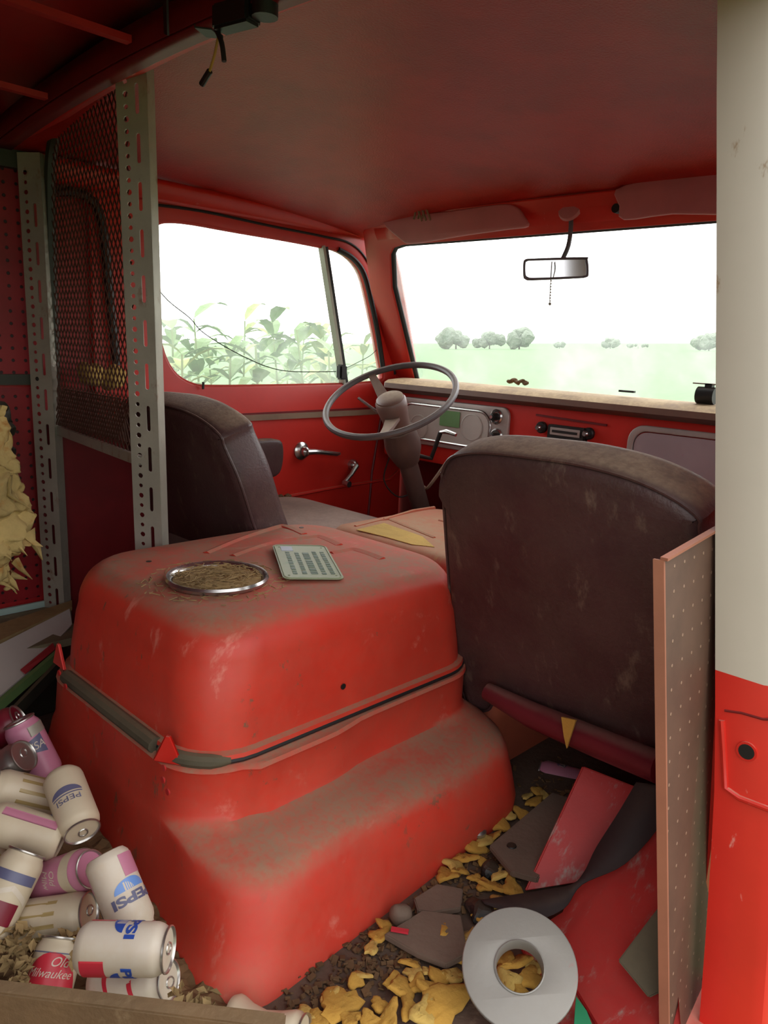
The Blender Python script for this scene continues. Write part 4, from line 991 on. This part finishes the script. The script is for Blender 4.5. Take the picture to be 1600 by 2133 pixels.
# plank on the sill in the foreground
za, zb_ = .20, .20
w0, w1 = on(2, .255, -60, 2080), on(2, .215, 590, 2158)
tag(MB().bar(w0, w1, .022, .042, up=(0,0,1)).jitter(.002, 20).build('wooden_plank', 'wood', bevel=.002), 'weathered wooden plank on edge across the foreground below the cans', 'plank')
struct(MB().box((.60,.235,.09), (.5,.05,.17), Euler((0,0,math.radians(36))).to_matrix()).build('trim_13', 'dirt'), 'door sill step') if False else None

# litter mound below the cans
b = MB(); b.grid(lambda u, v: (-.75+1.22*u, .0+.56*v, .10*max(0, math.sin(math.pi*min(1, u*1.02)))*(0.5+.5*math.sin(math.pi*v*.9))+.012), 130, 64)
for v in b.bm.verts: v.co.z += noise.noise(v.co*12)*.018+noise.noise(v.co*40)*.012+noise.noise(v.co*110)*.008
o = b.build('litter_heap', 'leaf', smooth=False); tag(o, 'brown leafy litter heap under the pile of empty cans', 'litter', kind='stuff')
b = MB(); rnd = random.Random(21)
for k in range(260):
    px, py = rnd.choice(((20,1985),(45,2010),(15,1960),(150,1965),(60,1950),(110,1830),(30,2050),(420,2095),(370,2090)))
    p = on(2, .125+.02*rnd.random(), px+rnd.gauss(0,18), py+rnd.gauss(0,18)); a = rnd.random()*6.28; s_ = rnd.uniform(.004,.012)
    R = Euler((rnd.gauss(0,.7), rnd.gauss(0,.7), a)).to_matrix(); q = [b.bm.verts.new(p+R @ Vector(v)) for v in ((-s_,0,0),(0,-s_*.6,.002),(s_,0,0),(0,s_*.6,.003))]; b.bm.faces.new(q)
tag(b.build('leaf_crumbs', 'straw', smooth=False), 'crumbled dry leaf bits between the cans by the plank', 'litter', kind='stuff')

# ------------------------------------------------------------------ cans
CR, CL = .033, .122
def can_body(crush=0):
    b = MB(); b.lathe([(.022,.0035),(.024,.0),(.027,.001),(.032,.008),(CR,.014),(CR,.030),(CR,.055),(CR,.080),(CR,.101),(.031,.108),(.0275,.114),(.0275,.1165)], None, 40)
    return b
def crushf(bm, seed, amt):
    if not amt: return
    for v in bm.verts:
        f = math.sin(math.pi*min(max(v.co.z/CL,0),1))
        d = noise.noise(Vector((seed*3.1, seed, v.co.z*22)))
        n = noise.noise_vector(Vector((v.co.x*30+seed, v.co.y*30, v.co.z*25)))
        v.co.x *= 1-amt*f*(.55+.3*d); v.co.x += n.x*.004*amt*2; v.co.y += n.y*.004*amt*2
        v.co.x += .010*amt*math.sin(v.co.z*50+seed)
def wrapmesh(me, R=CR+.0004):
    bm_ = bmesh.new(); bm_.from_mesh(me)
    xs = [v.co.x for v in bm_.verts]
    if xs:
        x = min(xs); 
        while x < max(xs):
            bmesh.ops.bisect_plane(bm_, geom=bm_.verts[:]+bm_.edges[:]+bm_.faces[:], plane_co=(x,0,0), plane_no=(1,0,0)); x += .003
    for v in bm_.verts:
        a = v.co.x/R; r = R+v.co.z; z = v.co.y; v.co = Vector((r*math.sin(a), -r*math.cos(a), z))
    for f in bm_.faces: f.smooth = True
    bm_.to_mesh(me); bm_.free(); return me
def decal(loops): return wrapmesh(sheet(loops, Matrix(), .0002))
def textm(s, size, x, y, stretch=1.0, shear=0.0, bold=.0):
    cu = bpy.data.curves.new('t', 'FONT'); cu.body = s; cu.size = size; cu.align_x = 'CENTER'; cu.extrude = .0001; cu.shear = shear; cu.offset = bold
    o = bpy.data.objects.new('t', cu); col.objects.link(o); dg = bpy.context.evaluated_depsgraph_get(); dg.update()
    me = bpy.data.meshes.new_from_object(o.evaluated_get(dg)); bpy.data.objects.remove(o); bpy.data.curves.remove(cu)
    me.transform(Matrix.Translation((x, y, .0002)) @ Matrix.Diagonal((stretch,1,1,1))); me.materials.clear()
    return wrapmesh(me)
def arcpoly(cx_, cy_, r, a0, a1, n=12, r2=None):
    return [(cx_+r*math.cos(math.radians(a0+(a1-a0)*k/n)), cy_+(r2 or r)*math.sin(math.radians(a0+(a1-a0)*k/n))) for k in range(n+1)]
PI2 = 2*math.pi*CR
KINDS = {}
def rect(x0, x1, y0, y1): return [(x0,y0),(x1,y0),(x1,y1),(x0,y1)]
def kind_cola(blue, light, red):
    out = []
    for off in (-PI2/4, PI2/4):
        out += [('red_stripe', decal([rect(off-.043, off+.002, .012, .044)]), red), ('blue_emblem', decal([arcpoly(off, .062, .026, 180, 360, 16, .016)]), light),
                ('pale_arc', decal([arcpoly(off+.010, .0618, .014, 180, 270, 10, .012)+[(off+.010,.0618)]]), 'c_white'), ('lettering', textm('PEPSI', .0185, off, .067, 1.7, 0, .0007), blue)]
    return out
KINDS['cola'] = ('c_white', kind_cola('c_blue', 'c_blue', 'c_red'))
KINDS['cola_light'] = ('c_white', kind_cola('c_slate', 'c_lblue', 'c_pink'))
KINDS['cola_faded'] = ('c_white', [('lettering', textm('PEPSI', .0235, 0, .030, 1, 0, .0004), 'c_slate'), ('blue_emblem', decal([arcpoly(0, .051, .022, 0, 180, 16, .018)]), 'c_lblue'), ('red_stripe', decal([rect(-.046,-.040,.012,.10)]), 'c_pink')])
KINDS['cola_old'] = ('c_tan', [('blue_emblem', decal([arcpoly(0, .058, .027, 180, 360, 14, .012)]), 'c_slate'), ('lettering', textm('PEPSI', .014, 0, .066, 1.4), 'c_slate'), ('grey_line', decal([rect(-.026,.026,.0605,.0625)]), 'c_slate')])
KINDS['beer_red'] = ('c_tan', [('red_label', decal([arcpoly(0, .022, .050, 0, 180, 20, .078)]), 'c_red'), ('lettering', textm('Old', .017, .010, .083, 1, .4), 'c_white'), ('lettering', textm('Milwaukee', .0155, -.002, .069, 1, .4), 'c_white'), ('grey_line', decal([rect(-.05,.05,.0985,.100)]), 'c_slate'), ('red_band', decal([rect(-.06,.06,.010,.020)]), 'c_red')])
KINDS['pink_usa'] = ('c_pink', [('black_flag', decal([[(-.018,.060),(.018,.048),(.018,.085),(-.014,.078)]]), 'c_slate'), ('lettering', textm('USA', .020, 0, .060, 1, .2), 'c_white'), ('teal_band', decal([rect(.0,.055,.085,.104)]), 'galv')])
KINDS['pink_beer'] = ('c_pink', [('lettering', textm('Old', .016, 0, .062, 1, .4), 'c_white'), ('lettering', textm('Milw', .016, 0, .046, 1, .4), 'c_white'), ('pale_band', decal([rect(-.09,.09,.082,.103)]), 'c_tan')])
KINDS['gold_stripe'] = ('c_tan', [('gold_band', decal([rect(-.040+.018*k,-.034+.018*k,.014,.08)]), 'c_gold') for k in range(5)]+[('red_band', decal([rect(.045,.085,.012,.10)]), 'c_dred')])
KINDS['red_diagonal'] = ('c_white', [('red_stripe', decal([[(-.05,.02+.04*k),(.05,.05+.04*k),(.05,.056+.04*k),(-.05,.028+.04*k)]]), 'c_red') for k in range(2)]+[('red_stripe', decal([rect(-.095,-.050,.012,.10)]), 'c_pink')])
KINDS['maroon_white'] = ('c_tan', [('maroon_band', decal([rect(-.05,.02,.02,.05)]), 'c_dred'), ('white_chevron', decal([[(-.03,.05),(0,.065),(.03,.05),(.03,.058),(0,.073),(-.03,.058)]]), 'c_white'), ('dark_band', decal([rect(-.05,.03,.076,.09)]), 'c_slate')])
KINDS['maroon'] = ('c_dred', [('lettering', textm('Old', .020, 0, .05, 1, .4), 'c_white')])
KINDS['white_blue'] = ('c_tan', [('blue_emblem', decal([arcpoly(.0, .026, .016, 0, 360, 16, .010)]), 'c_blue'), ('pink_band', decal([rect(-.045,-.03,.012,.10)]), 'c_pink'), ('blue_emblem', decal([arcpoly(.045, .030, .016, 0, 360, 16, .012)]), 'c_blue')])
KINDS['plain_silver'] = ('alu', [('red_band', decal([rect(-.05,.05,.03,.06)]), 'c_dred')])
body0, lid0, tab0 = {}, None, None
def lid_mesh():
    b = MB(); b.lathe([(.0275,.1160),(.0290,.1175),(.0290,.1195),(.0275,.1200),(.0262,.1185),(.0255,.1150),(.001,.1152)], None, 32); return b
def add_can(cxp, cyp, t, dx, dy, dz, spin, kind, label, seed=1, crush=0.0):
    """dx,dy,dz: direction of the can's top; t: distance of its middle"""
    mid = CAM + ray(cxp, cyp)*t*(1.07 if t > 1.2 else 1.13)
    ax = cdir(dx, dy, dz); view = (mid-CAM).normalized()
    tow = (-view - ax*(-view).dot(ax)).normalized()       # towards the viewer, square to the axis
    tow = Matrix.Rotation(math.radians(spin), 3, ax) @ tow
    yv = -tow; xv = yv.cross(ax).normalized()               # text faces local -y
    R = Matrix((xv, yv, ax)).transposed().to_4x4()
    R.translation = mid - ax*CL*.5
    bodymat, decs = KINDS[kind]
    b = can_body(); crushf(b.bm, seed, crush)
    o = b.build('drink_can', bodymat); o.matrix_world = R
    tag(o, label, 'can', 'empty drink cans beside the engine housing')
    b = lid_mesh(); crushf(b.bm, seed, crush); l = b.build('can_lid', 'alu', o)
    b = MB(); b.box((0,-.012,.1158), (.014,.012,.0008)); b.build('mouth_hole', 'black', o)
    b = MB(); b.tube([Vector((p[0], p[1]+.006, .1168)) for p in circ(0, 0, .007, 12, .009)], .0014, 5, closed=True); b.build('pull_tab', 'alu', o)
    b = MB(); b.lathe([(.0222,.0034),(.016,.008),(.001,.010)], None, 24); crushf(b.bm, seed, crush); b.build('can_bottom', 'alu', o)
    for nm, me, mt in decs:
        me2 = me.copy(); 
        if crush:
            bm_ = bmesh.new(); bm_.from_mesh(me2); crushf(bm_, seed, crush); bm_.to_mesh(me2); bm_.free()
        link(nm, me2, mt, o)
    return o
CANS = [
 (262,1976,.90, 1,-.01,-.05, 12,'cola','white cola can with a red stripe lying sideways, nearest the housing and the plank',0,1),
 (252,1862,1.0, .60,1,-.35, 60,'cola_light','white cola can with a light blue emblem slanted against the housing, lettering upside down',0,2),
 (150,1674,1.13, 1.0,1,-1.15, 5,'cola_old','faded cola can with grey lettering whose open lid faces the viewer',0,3),
 (52,1730,1.10, -.95,-.35,-.10, 100,'white_blue','white can with a blue oval and silver end left of the open lidded can',0,4),
 (68,1558,1.36, -.45,-1,-.1, 10,'pink_usa','faded pink can with pale capital letters highest in the pile below the carton',0,5),
 (55,1655,1.24, -.9,-.45,-.5, 40,'gold_stripe','can with shiny silver end just below the pink lettered can',0,6),
 (138,1822,1.08, .95,-.40,-.45, 0,'pink_beer','pink beer can lying behind the slanted white cola can',.15,7),
 (15,1858,1.02, .35,-1,.6, 10,'maroon_white','can with maroon panel and white chevron at the left edge of the pile',0,8),
 (112,1912,1.04, 1,-.22,-.10, 20,'gold_stripe','cream can with thin gold stripes lying above the red labelled beer can',.1,9),
 (104,2050,.965, .10,-1,.62, -8,'beer_red','upright can with a red label and white script just behind the plank',0,10),
 (278,2052,.97, .95,-.20,-.25, 10,'red_diagonal','crushed white can with red diagonal stripes under the nearest cola can',.35,11),
 (72,2262,.84, .15,-1,.5, 0,'pink_beer','faded can in front of the plank at the bottom left corner',0,12),
 (95,1975,1.10, .9,.2,.1, 0,'maroon','dark maroon can with script lying under the gold striped can',.1,13),
 (-15,1530,1.40, .8,-.5,.1, 60,'maroon','dark red can left of the pink lettered can under the carton',0,14),
 (0,1605,1.28, .9,-.6,-.2, 30,'plain_silver','bare silver can at the left edge above the gold striped ones',.2,15),
 (-25,1790,1.12, -.5,-1,.1, 30,'gold_stripe','pale can at the left edge between the white and the maroon cans',0,16),
 (0,1955,1.08, -.8,.5,.2, 0,'white_blue','dull can at the left edge under the maroon chevron can',.3,17),
 (555,2140,1.0, .9,.05,-.3, 0,'cola_old','crushed pale can beyond the plank at the rear corner of the housing',.4,18),
 (1172,1622,1.76, -.9,-.15,.3, 80,'pink_usa','small can with pink and blue print on the floor under the passenger seat',0,19),
]
for c in CANS:
    add_can(c[0], c[1], c[2], c[3], c[4], c[5], c[6], c[7], c[8], c[10], c[9])

# ================================================================== FLOOR DEBRIS BY THE PASSENGER SEAT
def flake(px, py, s, seed, mat, z=.012):
    rnd = random.Random(seed); p = on(2, z, px, py); b = MB(); n = 18
    el = rnd.uniform(.55, .95)
    rad = [s*rnd.uniform(.80,1.15)*(1+.22*math.sin(3*6.283*k/n+seed)) for k in range(n)]
    ring = [Vector((math.cos(6.283*k/n), math.sin(6.283*k/n)*el, 0))*rad[k] for k in range(n)]
    R = Euler((rnd.gauss(0,.22), rnd.gauss(0,.22), rnd.random()*6)).to_matrix(); h = min(.007, s*.28)
    bend = lambda v: Vector((v.x, v.y, v.z+ (v.x*v.x-v.y*v.y)*6*rnd_b))
    rnd_b = rnd.uniform(-1, 1)
    b.loft([[R @ bend(v*0.97) for v in ring], [R @ bend(v+Vector((0,0,h*.5))) for v in ring], [R @ bend(v*.88+Vector((0,0,h))) for v in ring]], True, False)
    c = [b.bm.verts.new(R @ bend(v*.5+Vector((0,0,h*rnd.uniform(.7,1.5))))) for v in ring]; top = (lambda q_: q_[2*n:3*n])(list(b.bm.verts))
    for k in range(n): b.bm.faces.new((top[k], top[(k+1) % n], c[(k+1) % n], c[k]))
    b.bm.faces.new(c)
    o = b.build('foam_chip', mat, angle=60); o.location = p
    return o
FL = [(1135,1660,.02),(1115,1672,.024),(1085,1695,.024),(1060,1700,.02),(1045,1720,.022),(1028,1745,.02),(1008,1752,.024),(985,1765,.03),(968,1790,.028),(945,1805,.026),(930,1825,.024),(955,1815,.02),(1050,1820,.032),(1030,1850,.03),(1065,1850,.03),(1045,1880,.028),(1010,1845,.018),
 (935,1935,.036),(955,1965,.024),(930,1945,.02),(790,1950,.022),(775,1975,.020),(800,1930,.018),(855,2010,.022),(862,2030,.018),(835,2060,.026),(820,2045,.02),(755,2035,.020),(740,2045,.016),(705,2095,.038),(690,2080,.02),(925,2090,.050),(900,2070,.026),(885,2110,.03),(870,2050,.02),(915,2040,.022),(945,2035,.022),(810,2120,.026),(850,2100,.024),(640,2115,.022),(660,2125,.020),(790,2095,.018),(1025,1925,.016),(1005,1915,.018),(1040,1915,.016),(985,1950,.018),(1075,2010,.030),(1100,2040,.026),(1060,2045,.026),(1085,2070,.022),(1050,2000,.022),(1110,2015,.02),(960,1995,.016),(1120,1650,.018),(1098,1660,.018),(770,2120,.016),(730,2125,.02),(890,2025,.014),(1005,1795,.014),(990,1830,.016)]
for i, (px, py, s_) in enumerate(FL):
    inr = 1040 < px < 1125 and 1985 < py < 2080
    o = flake(px, py, s_*.92, 100+i, 'foam' if i % 3 else 'foam_pale', .035 if inr else .010)
    where = ('inside the hole of the grey ring', 'in the ring hole') if inr else ('in the drift along the housing foot under the passenger seat', 'by the seat') if py < 1780 else ('around the black lumps left of the belt strap', 'by the strap') if py < 1930 else ('between the engine housing and the grey ring', 'by the ring') if px > 845 or py < 2030 else ('on the bare brown floor at the bottom, left of the ring', 'in the foreground')
    if s_ >= .045: tag(o, 'largest flat ochre foam piece, at the lower left of the grey ring', 'foam')
    else: tag(o, 'ochre foam chip '+where[0], 'foam chip', 'ochre foam chips '+where[1])
b = MB(); rnd = random.Random(33)
for k in range(900):
    f = rnd.random(); px = 620+540*f+rnd.gauss(0,50); py = 2130-480*f+rnd.gauss(0,45)
    p = on(2, .004, px, py)
    if p.x < .48 and p.y < 1.4: continue
    s_ = rnd.uniform(.002,.007); R = Euler((rnd.gauss(0,.5), rnd.gauss(0,.5), rnd.random()*6)).to_matrix()
    bmesh.ops.create_cube(b.bm, size=1, matrix=Matrix.Translation(p) @ R.to_4x4() @ Matrix.Diagonal((s_*2, s_*1.3, s_*.5, 1)))
for f_ in b.bm.faces: f_.material_index = 0
o = b.build('floor_crumbs', 'leaf', smooth=False); tag(o, 'brown crumbs and dust scattered over the floor', 'crumbs', kind='stuff')
def wood(pts, z, label, mat='greywood', nm='wood_scrap', th=.012):
    b = MB(); b.slab([on(2, z, *p) for p in pts], th, (0,0,-1)); tag(b.build(nm, mat, bevel=.002), label, 'wood')
wood([(1020,1760),(1150,1650),(1215,1670),(1190,1760),(1120,1830),(1065,1815)], .035, 'grey split board with a nail hole on the floor beneath the passenger seat')
p = on(2, .036, 1066, 1762); tag(MB().lathe([(.010,0),(.009,.002)], Matrix.Translation(p), 12).build('nail_head', 'black'), 'dark nail head in the grey split board', 'nail')
wood([(800,1945),(880,1895),(960,1905),(975,1985),(930,2008),(870,1985)], .022, 'grey triangular wood piece in the middle of the floor')
wood([(862,1870),(910,1840),(965,1850),(960,1890),(900,1900),(870,1895)], .02, 'small grey wood chunk near the housing foot')
b = MB(); p = on(2,.018,835,1905); bmesh.ops.create_icosphere(b.bm, subdivisions=3, radius=.02, matrix=Matrix.Translation(p)); b.jitter(.006,40); tag(b.build('stone', 'greywood'), 'small round pinkish stone against the housing foot', 'stone')
b = MB(); p = on(2,.018,995,1735); b.lathe([(.018,0),(.018,.006),(.012,.010),(.008,.006)], Matrix.Translation(p), 20); tag(b.build('bottle_cap', 'alu'), 'small shiny metal cap at the foot of the red housing', 'cap')
tag(MB().box(on(2,.028,833,1938), (.03,.008,.004), Euler((0,0,.6)).to_matrix()).build('red_scrap', 'c_red'), 'tiny bright red plastic scrap on the grey wood piece', 'scrap')
for (px, py, s_, lb) in ((1030,1815,.022,'black crumpled lump beside the ochre chips near the strap'),(1000,1895,.024,'black crumpled lump left of the strap tip')):
    b = MB(); bmesh.ops.create_icosphere(b.bm, subdivisions=3, radius=s_, matrix=Matrix.Translation(on(2,s_*.5,px,py)) @ Matrix.Diagonal((1,1,.6,1))); b.jitter(.012, 40); tag(b.build('debris_lump', 'black', smooth=False), lb, 'debris')
# big flat ring
rc = on(2, .075, 1082, 2016)
tr0 = (rc-CAM).length
vdir = (CAM-rc).normalized(); nrm = (vdir*.75+Vector((0,0,1))*.45).normalized(); ux = nrm.orthogonal(); frG = frame(rc, ux, nrm.cross(ux))
rr_ = 119/F_PX*((rc-CAM).dot(Vector((AX[2],AY[2],AZ[2]))))
root = thing('metal_ring', 'flat grey metal ring with a large centre hole lying tilted on the floor', 'ring', rc)
ro = plate('ring_disc', [circ(0,0,rr_,64), circ(0.0,0.0,rr_*.42,40)], frG, .010, 'ring', bev=.002)
ri = MB().lathe([(rr_*.42,.004),(rr_*.44,.007),(rr_*.42,.008),(rr_*.40,.004),(rr_*.40,-.025),(rr_*.42,-.025)], frG, 40, False).build('inner_lip', 'ring')
adopt(root, ro, ri)
b = MB(); p = on(2,.02,1215,2115); b.slab([on(2,.03,*q) for q in ((1200,2075),(1222,2105),(1240,2150),(1195,2150))], .01, (0,0,-1)); tag(b.build('green_scrap', 'greenp'), 'green plastic scrap at the bottom beside the grey ring', 'scrap')
